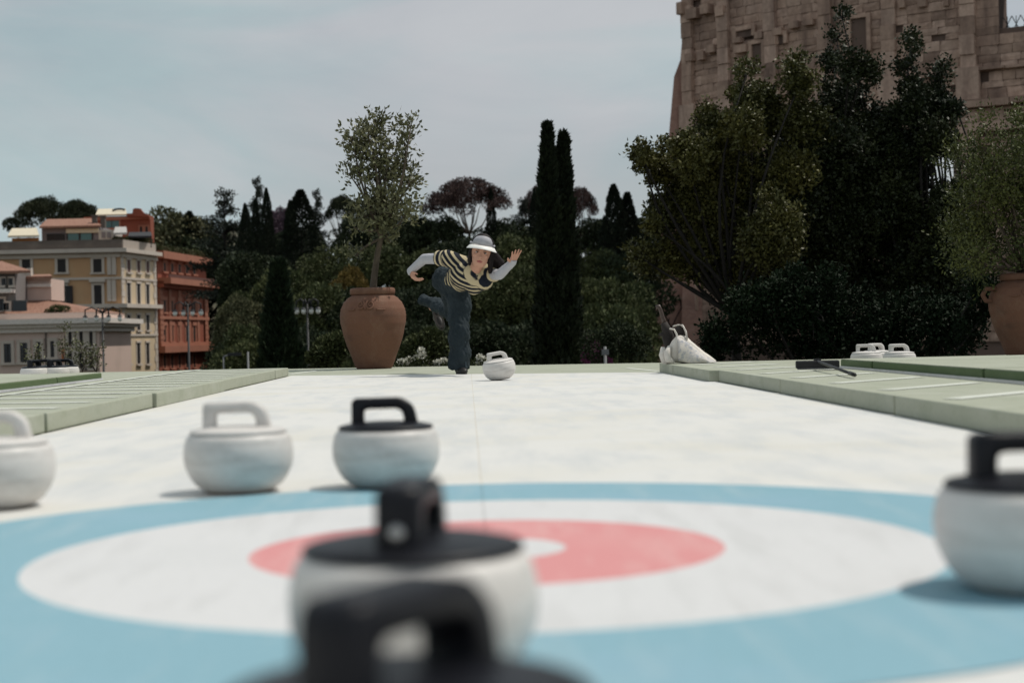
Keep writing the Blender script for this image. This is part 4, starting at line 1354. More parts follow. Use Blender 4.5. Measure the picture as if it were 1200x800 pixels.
t_, tp_ = simple_post('small grey signpost right of the twin cypress', 709, 406, 34, M_grey, 'signpost')
MB().box(tp_ + np.array([0, -0.05, -0.12]), (0.16, 0.02, 0.12)).build('sign_plate', M_grey, t_)

# ------------------------------------------------------------------ the amphitheatre ruin
M_trav = stained('weathered travertine', (0.46, 0.315, 0.245), (0.16, 0.104, 0.084), scale=(0.55, 0.55, 0.10), rough=0.95, lo=0.46, hi=0.72,
                 stain2=(0.31, 0.205, 0.16), scale2=(1.6, 1.6, 0.9), fine=0.3, bump=0.5, coords='Position', tone=0.16, fscale=3.5)
M_travd = stained('dark travertine core', (0.15, 0.102, 0.083), (0.08, 0.056, 0.047), scale=(0.4, 0.4, 0.2), rough=0.95, coords='Position')
M_travp = stained('pale travertine', (0.52, 0.365, 0.29), (0.20, 0.132, 0.108), scale=(0.7, 0.7, 0.13), rough=0.95, lo=0.48, hi=0.72,
                  stain2=(0.37, 0.25, 0.20), scale2=(1.8, 1.8, 1.0), fine=0.3, bump=0.5, coords='Position', tone=0.14, fscale=3.5)
M_brick = stained('old brick', (0.37, 0.215, 0.17), (0.24, 0.14, 0.115), scale=(0.6, 0.6, 0.6), rough=0.95, stain2=(0.44, 0.28, 0.23), scale2=(2, 2, 3), fine=0.2, bump=0.5,
                  coords='Position', fscale=6)
RAD, TH0 = 81.0, R(33)
P0 = at(1136, 96, 116)[:2]
def arc(s):
    """point of the outer wall, s metres to the left of the pilaster at the right"""
    th = TH0 + s / RAD
    x = P0[0] - RAD * (math.sin(th) - math.sin(TH0))
    y = P0[1] + RAD * (math.cos(TH0) - math.cos(th))
    return np.array([x, y]), th
def apos(s, z, out=0.0):
    p, th = arc(s)
    n = np.array([-math.sin(th), -math.cos(th)])
    q = p + n * out
    return np.array([q[0], q[1], z]), -th
def s_of(px, guess=10.0):
    lo, hi = -60.0, 60.0
    for _ in range(50):
        mid = (lo + hi) / 2
        p, _t = arc(mid)
        if p[0] / p[1] > ray(px, 100)[0] / ray(px, 100)[1]:
            lo = mid
        else:
            hi = mid
    return lo
S_END = s_of(803)
ZB, ZT = -10.0, 36.0
BAY = 7.0
ru = thing('amphitheatre', 'curved weathered stone wall of an ancient amphitheatre behind the dark trees', 'ruin', (P0[0], P0[1], ZB))
cols = [s_of(x) for x in (851, 906, 970, 1044, 1136)]
step = cols[3] - cols[4]
bays = sorted(cols + [cols[4] - step * k for k in range(1, 5)] + [S_END - 0.6])
Z_CORN, Z_CORN0, Z_SILL = 16.9, 14.6, 19.2
DEP = 3.2
# openings: (s0, s1, z0, z1, arched)
opens = []
for a, b in zip(bays[:-1], bays[1:]):
    if abs(a - cols[4]) < 0.1:
        mid, hw = (a + b) / 2, min(2.0, (b - a) * 0.29)
        opens.append((mid - hw, mid + hw, 7.2, 13.9, True))
# attic windows
for (x0, y0, x1, y1) in ((1172, -20, 1215, 34),):
    s1, s0 = s_of(x0), s_of(x1)
    p, th = arc((s0 + s1) / 2)
    zz0 = at((x0 + x1) / 2, y1, p[1])[2]
    opens.append((s0, s1, float(zz0), float(zz0) + 4.6, False))
def blocked(s, z, grow=0.0):
    for (a, b, c, d, ar) in opens:
        if a - grow < s < b + grow and c - grow < z < d + grow:
            if ar:
                r = (b - a) / 2
                zc_ = d - r
                if z > zc_ and math.hypot(s - (a + b) / 2, z - zc_) > r + grow:
                    continue
            return True
    return False
# core wall: cells between cuts, left open at the openings
cut_s = sorted(set(np.round(list(np.arange(-42, S_END - 0.01, 0.7)) + [S_END], 3)))
cut_z = np.arange(ZB, ZT + 0.01, 0.7)
core = MB()
vid = {}
verts, faces = [], []
def cv(i, j, back):
    key = (i, j, back)
    if key not in vid:
        vid[key] = len(verts)
        verts.append(apos(cut_s[i], cut_z[j], -0.22 - (DEP if back else 0))[0])
    return vid[key]
ns, nzc = len(cut_s) - 1, len(cut_z) - 1
solid = np.zeros((ns + 2, nzc + 2), bool)
for i in range(ns):
    for j in range(nzc):
        solid[i + 1, j + 1] = not blocked((cut_s[i] + cut_s[i + 1]) / 2, (cut_z[j] + cut_z[j + 1]) / 2)
for i in range(ns):
    for j in range(nzc):
        if not solid[i + 1, j + 1]:
            continue
        faces.append((cv(i, j, 0), cv(i, j + 1, 0), cv(i + 1, j + 1, 0), cv(i + 1, j, 0)))
        faces.append((cv(i, j, 1), cv(i + 1, j, 1), cv(i + 1, j + 1, 1), cv(i, j + 1, 1)))
        for di, dj, q in ((-1, 0, ((i, j), (i, j + 1))), (1, 0, ((i + 1, j), (i + 1, j + 1))), (0, -1, ((i, j), (i + 1, j))), (0, 1, ((i, j + 1), (i + 1, j + 1)))):
            if not solid[i + 1 + di, j + 1 + dj]:
                (a, b), (c, d) = q
                faces.append((cv(a, b, 0), cv(c, d, 0), cv(c, d, 1), cv(a, b, 1)))
core.add(verts, faces).build('core_wall', M_travd, ru)

# stone blocks: shared chipped cubes, placed course by course
def chipped(seed):
    r_ = np.random.default_rng(seed)
    me = MB()
    n = 3
    pts, fs = [], []
    g = np.linspace(-0.5, 0.5, n)
    for z in (-0.5, 0.5):
        for x in (-0.5, 0.5):
            pts.append((x, 0.5, z))
    fr = []
    for z in g:
        for x in g:
            e = 0.04 if (abs(x) > 0.4 or abs(z) > 0.4) else 0.0
            pts.append((x * (1 - 0.02 * r_.random()) + r_.normal() * 0.010, -0.5 + e * 2 + r_.normal() * 0.05, z + r_.normal() * 0.012))
    o = 4
    for j in range(n - 1):
        for i in range(n - 1):
            fs.append((o + j * n + i, o + j * n + i + 1, o + (j + 1) * n + i + 1, o + (j + 1) * n + i))
    fs += [(o, 0, 1, o + 2, o + 1), (o + 8, 3, 2, o + 6, o + 7), (o, o + 3, o + 6, 2, 0), (o + 2, 1, 3, o + 8, o + 5)]
    me.add(pts, fs)
    return np.array(pts), fs
CH = [chipped(k) for k in range(8)]
CHM = []
for ma_ in (M_trav, M_trav, M_travp):
    for (v_, f_) in CH[:4]:
        b_ = MB()
        b_.add(v_, f_)
        me = b_.mesh('stone_block')
        me.materials.append(ma_)
        CHM.append(me)
blocks = []
zc_ = -1.0
course = 0
while zc_ < ZT - 0.8:
    h = float(rng.uniform(0.48, 0.80))
    s = -14.0 + rng.random() * 0.8
    while s < S_END - 0.3:
        L_ = float(rng.uniform(0.8, 1.9))
        L_ = min(L_, S_END - s)
        mids = s + L_ / 2
        if not any(blocked(s + L_ * q, zc_ + h * w) for q in (0.05, 0.35, 0.65, 0.95) for w in (0.1, 0.9)) and not (Z_CORN0 - 0.2 < zc_ + h / 2 < Z_CORN + 0.3):
            if rng.random() > 0.035:
                blocks.append((mids, zc_ + h / 2, L_ - 0.035, h - 0.03, float(rng.normal() * 0.028)))
        s += L_
    zc_ += h
    course += 1
def vis_key(b):
    p, z_ = apos(b[0], b[1])[0], b[1]
    v = Vector(p) - Vector((0, 0, EYE))
    px = 548 + FPX * p[0] / p[1]
    py = 390.6 - FPX * (z_ - EYE) / p[1] - 0.0217 * (px - 548)
    seen = 795 < px < 1205 and -8 < py < 165
    tree = (py > 150 - abs(px - 1010) * 0.3 and px < 1090) or (px < 1060 and py > 210 - (px - 800) * 0.35)
    return (0 if seen and not tree else 1 if seen else 2, -b[2] * b[3] / p[1] ** 2)
blocks.sort(key=vis_key)
rest_v, rest_f = MB(), None
for k, (s, z, L_, h, dp) in enumerate(blocks):
    depth = 0.5
    p, rz_ = apos(s, z, 0.03 + dp - depth / 2)
    if k < 300:
        o = bpy.data.objects.new('stone_block', CHM[int(rng.integers(len(CHM)))])
        C.objects.link(o)
        o.parent = ru
        o.location = [float(v) for v in (p - ORG[ru.name])]
        o.rotation_euler = (0, 0, rz_)
        o.scale = (L_, depth, h)
    else:
        v_, f_ = CH[k % 8]
        cz_, sn_ = math.cos(rz_), math.sin(rz_)
        w = v_ * np.array([L_, depth, h])
        w = w @ np.array([[cz_, sn_, 0], [-sn_, cz_, 0], [0, 0, 1]]) + p
        rest_v.add(w, f_)
o = rest_v.build('stone_masonry', M_trav, ru)
o['kind'] = 'stuff'

def aslab(mb, s0, s1, z0, z1, out0, out1, n=1):
    for k in range(n):
        a, b = s0 + (s1 - s0) * k / n, s0 + (s1 - s0) * (k + 1) / n
        v = []
        for z in (z0, z1):
            for s_, o_ in ((a, out0), (b, out0), (b, out1), (a, out1)):
                v.append(apos(s_, z, o_)[0])
        mb.add(v, [(0, 1, 2, 3), (7, 6, 5, 4), (0, 4, 5, 1), (1, 5, 6, 2), (2, 6, 7, 3), (3, 7, 4, 0)])
    return mb
# pilasters built of drums
for c in bays:
    z = Z_SILL + 0.3
    PW = 0.55
    while z < 33:
        h = float(rng.uniform(0.9, 1.5))
        j = rng.normal() * 0.03
        aslab(MB(), c - PW + j, c + PW + j, z, z + h - 0.03, 0.05, 0.46 + rng.normal() * 0.05).build('pilaster_stone', M_trav if rng.random() < 0.6 else M_travp, ru)
        z += h
    aslab(MB(), c - 0.85, c + 0.85, Z_CORN + 0.12, Z_SILL + 0.27, 0.05, 0.62).build('pilaster_plinth', M_travp, ru)
    z = 2.0
    while z < Z_CORN0 - 0.6:
        h = float(rng.uniform(1.0, 1.5))
        aslab(MB(), c - 0.6, c + 0.6, z, z + h - 0.03, 0.05, 0.5 + rng.normal() * 0.04).build('pilaster_stone', M_trav, ru)
        z += h
# entablature: stone by stone
def course_band(name, s0, s1, z0, z1, o, mat_, skip=0.0, jit=0.05, lo=1.6, hi=3.0):
    s = s0
    while s < s1:
        L_ = min(float(rng.uniform(lo, hi)), s1 - s)
        if rng.random() > skip and L_ > 0.3:
            aslab(MB(), s, s + L_ - 0.04, z0 + abs(rng.normal()) * jit, z1, -0.2, o + rng.normal() * jit, n=2).build(name, mat_, ru)
        s += L_
course_band('cornice_stone', -16, S_END, Z_CORN - 0.55, Z_CORN, 1.15, M_trav, 0.04)
course_band('frieze_stone', -16, S_END, Z_CORN0 + 0.75, Z_CORN - 0.58, 0.42, M_travp, 0.03)
course_band('architrave_stone', -16, S_END, Z_CORN0, Z_CORN0 + 0.72, 0.56, M_travp, 0.0)
course_band('sill_stone', -16, S_END, Z_SILL - 0.12, Z_SILL + 0.16, 0.40, M_trav, 0.05)
# consoles and broken ledges high on the left
for px, py, w, h, o in ((812, 68, 7, 9, 0.9), (826, 66, 6, 10, 0.9), (838, 58, 8, 9, 1.0), (868, 48, 8, 6, 0.8), (872, 58, 12, 9, 0.9), (915, 38, 9, 8, 0.8), (935, 30, 9, 8, 0.9), (952, 27, 9, 7, 0.9),
                        (803, 12, 10, 14, 1.5), (818, 17, 10, 12, 1.2), (833, 12, 8, 11, 1.2), (850, 14, 8, 12, 1.1), (893, 42, 8, 8, 0.7), (1060, 5, 6, 10, 0.6), (1084, 4, 8, 10, 0.6), (1112, 3, 5, 10, 0.6)):
    s = s_of(px)
    p, th = arc(s)
    zc2 = float(at(px, py, p[1])[2])
    ww, hh = w * p[1] / FPX / max(0.4, math.cos(th)), h * p[1] / FPX
    aslab(MB(), s - ww / 2, min(s + ww / 2, S_END), zc2 - hh / 2, zc2 + hh / 2, -0.1, o * 0.62).build('console', M_trav, ru)
# recessed niches (filled windows) seen between the pilasters
for (x0, y0, x1, y1) in ((1000, 22, 1018, 62), (884, 52, 895, 86), (866, 36, 884, 44), (915, 42, 921, 52)):
    s1, s0 = s_of(x0), s_of(x1)
    p, th = arc((s0 + s1) / 2)
    za_, zb_ = float(at((x0 + x1) / 2, y1, p[1])[2]), float(at((x0 + x1) / 2, y0, p[1])[2])
    ni = aslab(MB(), s0, s1, za_, zb_, 0.05, 0.11).build('niche', M_travd, ru)
    for a, b in ((s0 - 0.35, s0 - 0.01), (s1 + 0.01, s1 + 0.35)):
        aslab(MB(), a, b, za_, zb_ + 0.3, 0.05, 0.3).build('niche_jamb', M_trav, ni)
    aslab(MB(), s0 - 0.01, s1 + 0.01, zb_ + 0.01, zb_ + 0.35, 0.05, 0.32).build('niche_lintel', M_trav, ni)
# diagonal iron railing in the open window
a, b, c, d, _ = opens[-1]
z_ = c - 1.0
while z_ < d + 1.0:
    h_ = float(rng.uniform(0.55, 0.8))
    aslab(MB(), b + 0.02, b + 1.7 + rng.random() * 0.5, z_, z_ + h_ - 0.03, -0.2, 0.06 + rng.normal() * 0.02).build('jamb_stone', M_trav, ru)
    if z_ + h_ < c + 0.3:
        for q in range(3):
            aslab(MB(), a - 0.5 + (b - a + 0.5) * q / 3, a - 0.5 + (b - a + 0.5) * (q + 1) / 3 - 0.03, z_, min(z_ + h_ - 0.03, c), -0.2, 0.05 + rng.normal() * 0.02).build('sill_stone', M_trav, ru)
    z_ += h_
rl = MB()
nseg = 4
for k in range(nseg):
    u0_, u1_ = a + (b - a) * k / nseg, a + (b - a) * (k + 1) / nseg
    rl.tube([apos(u0_, c, -1.4)[0], apos(u1_, c + 1.25, -1.4)[0]], 0.035, 5)
    rl.tube([apos(u1_, c, -1.4)[0], apos(u0_, c + 1.25, -1.4)[0]], 0.035, 5)
    rl.tube([apos((u0_ + u1_) / 2, c, -1.4)[0], apos((u0_ + u1_) / 2, c + 1.25, -1.4)[0]], 0.03, 5)
rl.build('railing', M_iron, ru)
# brick buttress at the broken left end
pe, the = arc(S_END)
Yb = float(pe[1])
bt = thing('buttress', 'sloping pinkish brick buttress against the left end of the ruin', 'buttress', (float(at(790, 300, Yb)[0]), Yb, ZB))
prof_ = [(806, 40), (799, 52), (797.5, 70), (790, 90), (783, 170), (771, 300), (757, 425), (752, 470), (845, 470), (838, 40)]
FBt = Facade(at(740, 300, Yb), at(850, 300, Yb))
MB().prism([FBt.pos(*FBt.hit(x, y, 0.0), -0.1) for x, y in prof_][::-1], (0.8, 5.0, 0)).build('brick_wall', M_brick, bt)
FB2 = Facade(at(740, 300, Yb - 1.2), at(860, 300, Yb - 1.2))
MB().prism([FB2.pos(*FB2.hit(x, y, 0.0), -0.1) for x, y in [(800, 330), (797, 470), (835, 470), (835, 330)]][::-1], (0.4, 1.3, 0)).build('brick_pier', M_brick, bt)
zz = -3.0
for k in range(3):
    u = FBt.hit(765 + 3 * k, 350 - k * 60)
    FBt.slab(MB(), u[0], u[0] + 4.5, u[1] - 0.12, u[1] + 0.12, -0.08, 0.12).build('brick_ledge', M_travp, bt)
vn = MB()
for k in range(9):
    q = [at(772 + k * 7 + 6 * math.sin(j * 1.3 + k * 2), 432 - j * 12, Yb - 0.35) for j in range(int(5 + k % 4))]
    vn.tube(q, 0.05, 4)
vn.build('vine_stems', M_dbark, bt)

# ------------------------------------------------------------------ the thrower
PY = 15.49
def pp(px, py, dy=0.0):
    return at(px, py, PY + dy)

def capsule(mb, p, q, r0, r1, seg=16, flat_end=False, sq=None):
    """tapered limb with round ends; sq = (direction, factor) flattens the section"""
    p, q = np.array(p, float), np.array(q, float)
    d = unit(q - p)
    ref = np.array([0, 0, 1.0]) if abs(d[2]) < 0.9 else np.array([1.0, 0, 0])
    if sq is not None:
        ref = np.array(sq[0], float)
    a = unit(np.cross(d, ref))
    b = np.cross(a, d)
    kb = 1.0 if sq is None else sq[1]
    rings = [(p - d * r0 * math.sin(t), r0 * math.cos(t)) for t in (1.45, 1.1, 0.75, 0.38)]
    rings += [(p + (q - p) * t, r0 + (r1 - r0) * t) for t in np.linspace(0, 1, 6)]
    if not flat_end:
        rings += [(q + d * r1 * math.sin(t), r1 * math.cos(t)) for t in (0.38, 0.75, 1.1, 1.45)]
    v = []
    for c, r in rings:
        for k in range(seg):
            w = 2 * math.pi * k / seg
            v.append(c + r * (a * math.cos(w) + b * kb * math.sin(w)))
    n = len(rings)
    f = [(i * seg + k, i * seg + (k + 1) % seg, (i + 1) * seg + (k + 1) % seg, (i + 1) * seg + k) for i in range(n - 1) for k in range(seg)]
    f += [tuple(range(seg))[::-1], tuple((n - 1) * seg + k for k in range(seg))]
    return mb.add(v, f)

def ellipsoid(mb, c, axes, seg=20, rings=12):
    """axes: 3 vectors"""
    A = np.array(axes, float)
    v, f = [], []
    for i in range(rings + 1):
        t = math.pi * (i + 0.02) / (rings + 0.04)
        for k in range(seg):
            w = 2 * math.pi * k / seg
            v.append(np.array(c) + np.array([math.sin(t) * math.cos(w), math.sin(t) * math.sin(w), math.cos(t)]) @ A)
    f = [(i * seg + k, (i + 1) * seg + k, (i + 1) * seg + (k + 1) % seg, i * seg + (k + 1) % seg) for i in range(rings) for k in range(seg)]
    f += [tuple(range(seg)), tuple(rings * seg + k for k in range(seg))[::-1]]
    return mb.add(v, f)

def fused(mb, name, ma, parent, voxel, smooth_n=4, fold=0.0, fscale=(14, 14, 5), fn=None):
    """overlapping limbs fused into one continuous skin"""
    org = ORG[parent.name]
    me = mb.mesh(name + '_raw', org)
    tmp = bpy.data.objects.new(name + '_raw', me)
    C.objects.link(tmp)
    rm = tmp.modifiers.new('r', 'REMESH')
    rm.mode = 'VOXEL'
    rm.voxel_size = voxel
    if smooth_n:
        sm = tmp.modifiers.new('s', 'SMOOTH')
        sm.factor = 0.5
        sm.iterations = smooth_n
    dg = bpy.context.evaluated_depsgraph_get()
    out = bpy.data.meshes.new_from_object(tmp.evaluated_get(dg))
    bpy.data.objects.remove(tmp)
    out.name = name
    out.materials.clear()
    if fold:
        co = np.empty(len(out.vertices) * 3, np.float32)
        no = np.empty(len(out.vertices) * 3, np.float32)
        out.vertices.foreach_get('co', co)
        out.vertices.foreach_get('normal', no)
        co, no = co.reshape(-1, 3), no.reshape(-1, 3)
        d = np.array([mnoise.noise(Vector((c[0] * fscale[0], c[1] * fscale[1], c[2] * fscale[2]))) for c in co])
        d2 = np.array([mnoise.noise(Vector((c[0] * 40 + c[2] * 25, c[1] * 40, c[2] * 18 - c[0] * 20))) for c in co])
        co = co + no * ((d + 0.45 * d2) * fold)[:, None]
        out.vertices.foreach_set('co', co.astype(np.float32).ravel())
        out.update()
    if fn is not None:
        co = np.empty(len(out.vertices) * 3, np.float32)
        out.vertices.foreach_get('co', co)
        at_ = out.attributes.new('stripe', 'FLOAT', 'POINT')
        at_.data.foreach_set('value', fn(co.reshape(-1, 3) + org).astype(np.float32))
    o = link(name, out, ma, parent, True)
    ORG[o.name] = org
    return o

M_skin = mat('skin', (0.50, 0.27, 0.19), 0.5, var=0.06, scale=18, spec=0.35)
M_hair = mat('dark hair', (0.014, 0.010, 0.010), 0.6, var=0.4, scale=40, stretch=(1, 1, 0.15), spec=0.15)
M_jean = stained('dark denim', (0.016, 0.025, 0.031), (0.036, 0.049, 0.058), scale=(6, 6, 3), rough=0.9, fine=0.25, lo=0.45, hi=0.8)
M_sleeve = mat('pale grey arm sleeve', (0.42, 0.42, 0.45), 0.7, var=0.05, scale=20, bump=0.15, bscale=70)
M_visor = mat('white visor brim', (0.78, 0.77, 0.74), 0.5, var=0.03)
M_visorg = mat('grey visor crown', (0.34, 0.34, 0.37), 0.6, var=0.08, scale=30)
M_shoe = mat('black shoe', (0.014, 0.013, 0.013), 0.5)
M_shoew = mat('shoe sole', (0.022, 0.018, 0.016), 0.7)

ms = bpy.data.materials.new('navy and cream striped knit')
ms.use_nodes = True
t_n = ms.node_tree
b_ = t_n.nodes['Principled BSDF']
b_.inputs['Roughness'].default_value = 0.85
b_.inputs['Specular IOR Level'].default_value = 0.2
an = t_n.nodes.new('ShaderNodeAttribute')
an.attribute_name = 'stripe'
ns_ = t_n.nodes.new('ShaderNodeTexNoise')
ns_.inputs['Scale'].default_value = 9
tcn = t_n.nodes.new('ShaderNodeTexCoord')
t_n.links.new(tcn.outputs['Object'], ns_.inputs['Vector'])
ad = t_n.nodes.new('ShaderNodeMath'); ad.operation = 'MULTIPLY_ADD'
ad.inputs[1].default_value = 0.12
t_n.links.new(ns_.outputs['Fac'], ad.inputs[0])
t_n.links.new(an.outputs['Fac'], ad.inputs[2])
fr_ = t_n.nodes.new('ShaderNodeMath'); fr_.operation = 'FRACT'
t_n.links.new(ad.outputs[0], fr_.inputs[0])
crn = t_n.nodes.new('ShaderNodeValToRGB')
crn.color_ramp.interpolation = 'LINEAR'
els = crn.color_ramp.elements
els[0].position, els[0].color = 0.0, (0.010, 0.013, 0.022, 1)
els[1].position, els[1].color = 0.54, (0.010, 0.013, 0.022, 1)
for pos_, col_ in ((0.58, (0.50, 0.42, 0.27, 1)), (0.95, (0.50, 0.42, 0.27, 1)), (0.99, (0.010, 0.013, 0.022, 1))):
    e = els.new(pos_)
    e.color = col_
t_n.links.new(fr_.outputs[0], crn.inputs['Fac'])
t_n.links.new(crn.outputs['Color'], b_.inputs['Base Color'])
M_stripe = ms

foot = gp(540, 438.3, 0.0)
pe_ = thing('person', 'person in striped shirt, dark jeans and white visor bending forward on one leg', 'person', (foot[0], PY, 0))

# body: one continuous skin
hc = pp(563.5, 297.5, -0.60)
tl_ = R(11)
hr = np.array([math.cos(tl_), 0, -math.sin(tl_)])           # head right
hu = np.array([math.sin(tl_), -0.10, math.cos(tl_)]); hu = unit(hu)
hf = unit(np.cross(hu, hr)) * 1.0                           # candidate forward
if hf[1] > 0:
    hf = -hf
bd = MB()
HS = 1.0
ellipsoid(bd, hc + hu * 0.028 - hf * 0.010, [hr * 0.100, hf * 0.114, hu * 0.122])
ellipsoid(bd, hc - hu * 0.045 + hf * 0.030, [hr * 0.076, hf * 0.080, hu * 0.090])
ellipsoid(bd, hc - hu * 0.098 + hf * 0.052, [hr * 0.031, hf * 0.034, hu * 0.028])
ellipsoid(bd, hc - hu * 0.028 + hf * 0.112, [hr * 0.015, hf * 0.020, hu * 0.020])        # nose tip
capsule(bd, hc + hu * 0.018 + hf * 0.098, hc - hu * 0.022 + hf * 0.110, 0.009, 0.012, 10)
for s in (-1, 1):
    ellipsoid(bd, hc - hu * 0.012 + hr * 0.047 * s + hf * 0.070, [hr * 0.030, hf * 0.028, hu * 0.022])   # cheeks
    ellipsoid(bd, hc - hu * 0.005 + hr * 0.094 * s - hf * 0.01, [hr * 0.012, hf * 0.022, hu * 0.034])    # ears
nk = pp(553.5, 320, -0.44)
capsule(bd, hc - hu * 0.07 - hf * 0.015, nk, 0.058, 0.064)
chest = pp(549, 321, -0.40)
pelv = pp(529, 331, 0.06)
capsule(bd, chest, pelv, 0.115, 0.115)
shL, shR = pp(523, 302.5, -0.36), pp(576, 321, -0.44)
capsule(bd, shL, shR, 0.062, 0.062)
elL, wrL = pp(497, 303.5, -0.20), pp(481, 317.5, -0.08)
elR, wrR = pp(585, 322, -0.66), pp(600.5, 307.5, -0.74)
capsule(bd, shL, elL, 0.050, 0.041)
capsule(bd, elL, wrL, 0.042, 0.029)
capsule(bd, shR, elR, 0.050, 0.041)
capsule(bd, elR, wrR, 0.042, 0.029)
hipS, kneeS, ankS = pp(537, 343, 0.02), pp(538.5, 384, -0.06), pp(540, 430, 0.0)
kneeR, ankR = pp(531, 366, 0.42), pp(507, 360, 0.82)
capsule(bd, pelv, hipS, 0.11, 0.09)
capsule(bd, hipS, kneeS, 0.085, 0.06)
capsule(bd, kneeS, ankS, 0.058, 0.04)
capsule(bd, pelv, kneeR, 0.095, 0.06)
capsule(bd, kneeR, ankR, 0.058, 0.042)

def hand(mb, wr, d, side, n, curl, thumb):
    """palm and five fingers; d = towards the fingers, side = across the palm to the thumb, n = palm side"""
    d, side, n = unit(np.array(d, float)), unit(np.array(side, float)), unit(np.array(n, float))
    for k in (-1.0, -0.35, 0.35, 1.0):
        capsule(mb, wr + side * 0.012 * k, wr + d * 0.078 + side * 0.027 * k, 0.018, 0.0155, 10)
    for k, ln in ((1.0, 0.80), (0.36, 0.95), (-0.32, 0.90), (-1.0, 0.70)):
        a = wr + d * 0.080 + side * 0.0315 * k
        L1, L2, L3 = 0.050 * ln, 0.037 * ln, 0.030 * ln
        d1 = unit(d * math.cos(curl * 0.5) + n * math.sin(curl * 0.5) + side * 0.22 * k)
        d2 = unit(d * math.cos(curl * 1.2) + n * math.sin(curl * 1.2) + side * 0.22 * k)
        d3 = unit(d * math.cos(curl * 1.9) + n * math.sin(curl * 1.9) + side * 0.08 * k)
        b, c = a + d1 * L1, a + d1 * L1 + d2 * L2
        capsule(mb, a, b, 0.0094, 0.0088, 8)
        capsule(mb, b, c, 0.0088, 0.0082, 8)
        capsule(mb, c, c + d3 * L3, 0.0082, 0.0072, 8)
    a = wr + d * 0.022 + side * 0.026
    t1 = unit(d * 0.55 + side * 0.75 + n * thumb)
    t2 = unit(d * 0.85 + side * 0.35 + n * thumb * 1.3)
    capsule(mb, a, a + t1 * 0.040, 0.0145, 0.0115, 8)
    capsule(mb, a + t1 * 0.040, a + t1 * 0.040 + t2 * 0.034, 0.0112, 0.0088, 8)

hand(bd, wrL, pp(484.5, 324.5, -0.12) - wrL, np.array([0.35, -0.9, 0.1]), np.array([0.9, 0.1, 0.35]), 0.75, 0.35)
hand(bd, wrR, pp(604.0, 299.0, -0.80) - wrR, np.array([-0.93, -0.25, -0.2]), np.array([-0.1, -0.95, -0.1]), 0.42, 0.25)
body = fused(bd, 'body', M_skin, pe_, 0.0048, 3)

# face details
def on_face(u, v):
    """u right, v up from the head centre, in metres: cast onto the skin"""
    p = hc + hr * u + hu * v + hf * 0.3
    ok, loc, nor, _ = body.ray_cast(Vector(p - ORG[pe_.name]), Vector(-hf))
    return (np.array(loc) + ORG[pe_.name]) if ok else hc + hr * u + hu * v + hf * 0.1
M_eye = mat('dark eye', (0.012, 0.008, 0.007), 0.25)
M_eyew = mat('eye white', (0.55, 0.50, 0.47), 0.4)
M_lip = mat('lips', (0.33, 0.10, 0.085), 0.45)
M_brow = mat('brow', (0.03, 0.02, 0.017), 0.8)
for s in (-1, 1):
    c = on_face(0.037 * s, 0.014)
    e = MB(); ellipsoid(e, c - hf * 0.003, [hr * 0.0165, hf * 0.006, hu * 0.0068], 14, 8)
    eo = e.build('eye', M_eyew, body, True)
    e = MB(); ellipsoid(e, c + hf * 0.0005, [hr * 0.0075, hf * 0.0045, hu * 0.0070], 12, 8)
    e.build('iris', M_eye, eo, True)
    MB().tube([on_face(s * (0.019 + 0.0165 * q), 0.0205 + 0.004 * math.sin(q * 1.5)) + hf * 0.001 for q in np.linspace(0, 2, 6)], [0.002, 0.0032, 0.0036, 0.0036, 0.003, 0.0015], 6).build('eyelid', M_eye, eo, True)
    MB().tube([on_face(s * (0.017 + 0.018 * q), 0.036 + 0.006 * math.sin(q * 1.6)) + hf * 0.0005 for q in np.linspace(0, 2, 6)], [0.0015, 0.0025, 0.003, 0.0028, 0.002, 0.001], 6).build('eyebrow', M_brow, body, True)
    e = MB(); ellipsoid(e, on_face(0.009 * s, -0.041) + hf * 0.0004, [hr * 0.004, hf * 0.002, hu * 0.0026], 8, 6)
    e.build('nostril', M_brow, body, True)
lp_pts = [on_face(u, -0.066 - 0.006 * abs(u) / 0.03) for u in np.linspace(-0.028, 0.028, 9)]
MB().tube([p + hu * 0.004 for p in lp_pts], np.array([0.002, 0.004, 0.0055, 0.0062, 0.0055, 0.0062, 0.0055, 0.004, 0.002]), 8).build('upper_lip', M_lip, body, True)
MB().tube([p - hu * 0.005 for p in lp_pts[1:-1]], np.array([0.002, 0.0055, 0.007, 0.0074, 0.007, 0.0055, 0.002]), 8).build('lower_lip', M_lip, body, True)

# hair
hb = MB()
ellipsoid(hb, hc + hu * 0.062 - hf * 0.045, [hr * 0.118, hf * 0.108, hu * 0.135])
capsule(hb, hc + hr * 0.088 + hu * 0.045 - hf * 0.01, pp(586.5, 309, -0.52), 0.036, 0.045, sq=(hf, 1.2))
capsule(hb, pp(586.5, 309, -0.52), pp(587, 319, -0.50), 0.045, 0.022)
capsule(hb, hc + hr * 0.08 + hu * 0.0 - hf * 0.03, pp(580, 312, -0.50), 0.045, 0.035)
capsule(hb, hc - hr * 0.088 + hu * 0.075 + hf * 0.015, hc - hr * 0.098 - hu * 0.02 + hf * 0.012, 0.026, 0.024)
capsule(hb, hc - hr * 0.098 - hu * 0.02 + hf * 0.012, hc - hr * 0.090 - hu * 0.115 - hf * 0.0, 0.024, 0.014)
capsule(hb, hc + hr * 0.090 + hu * 0.075 + hf * 0.015, hc + hr * 0.100 - hu * 0.03 + hf * 0.012, 0.026, 0.030)
capsule(hb, hc + hr * 0.100 - hu * 0.03 + hf * 0.012, hc + hr * 0.118 - hu * 0.15 + hf * 0.005, 0.030, 0.022)
capsule(hb, hc - hr * 0.05 - hf * 0.08, pp(553, 310, -0.42), 0.07, 0.05)
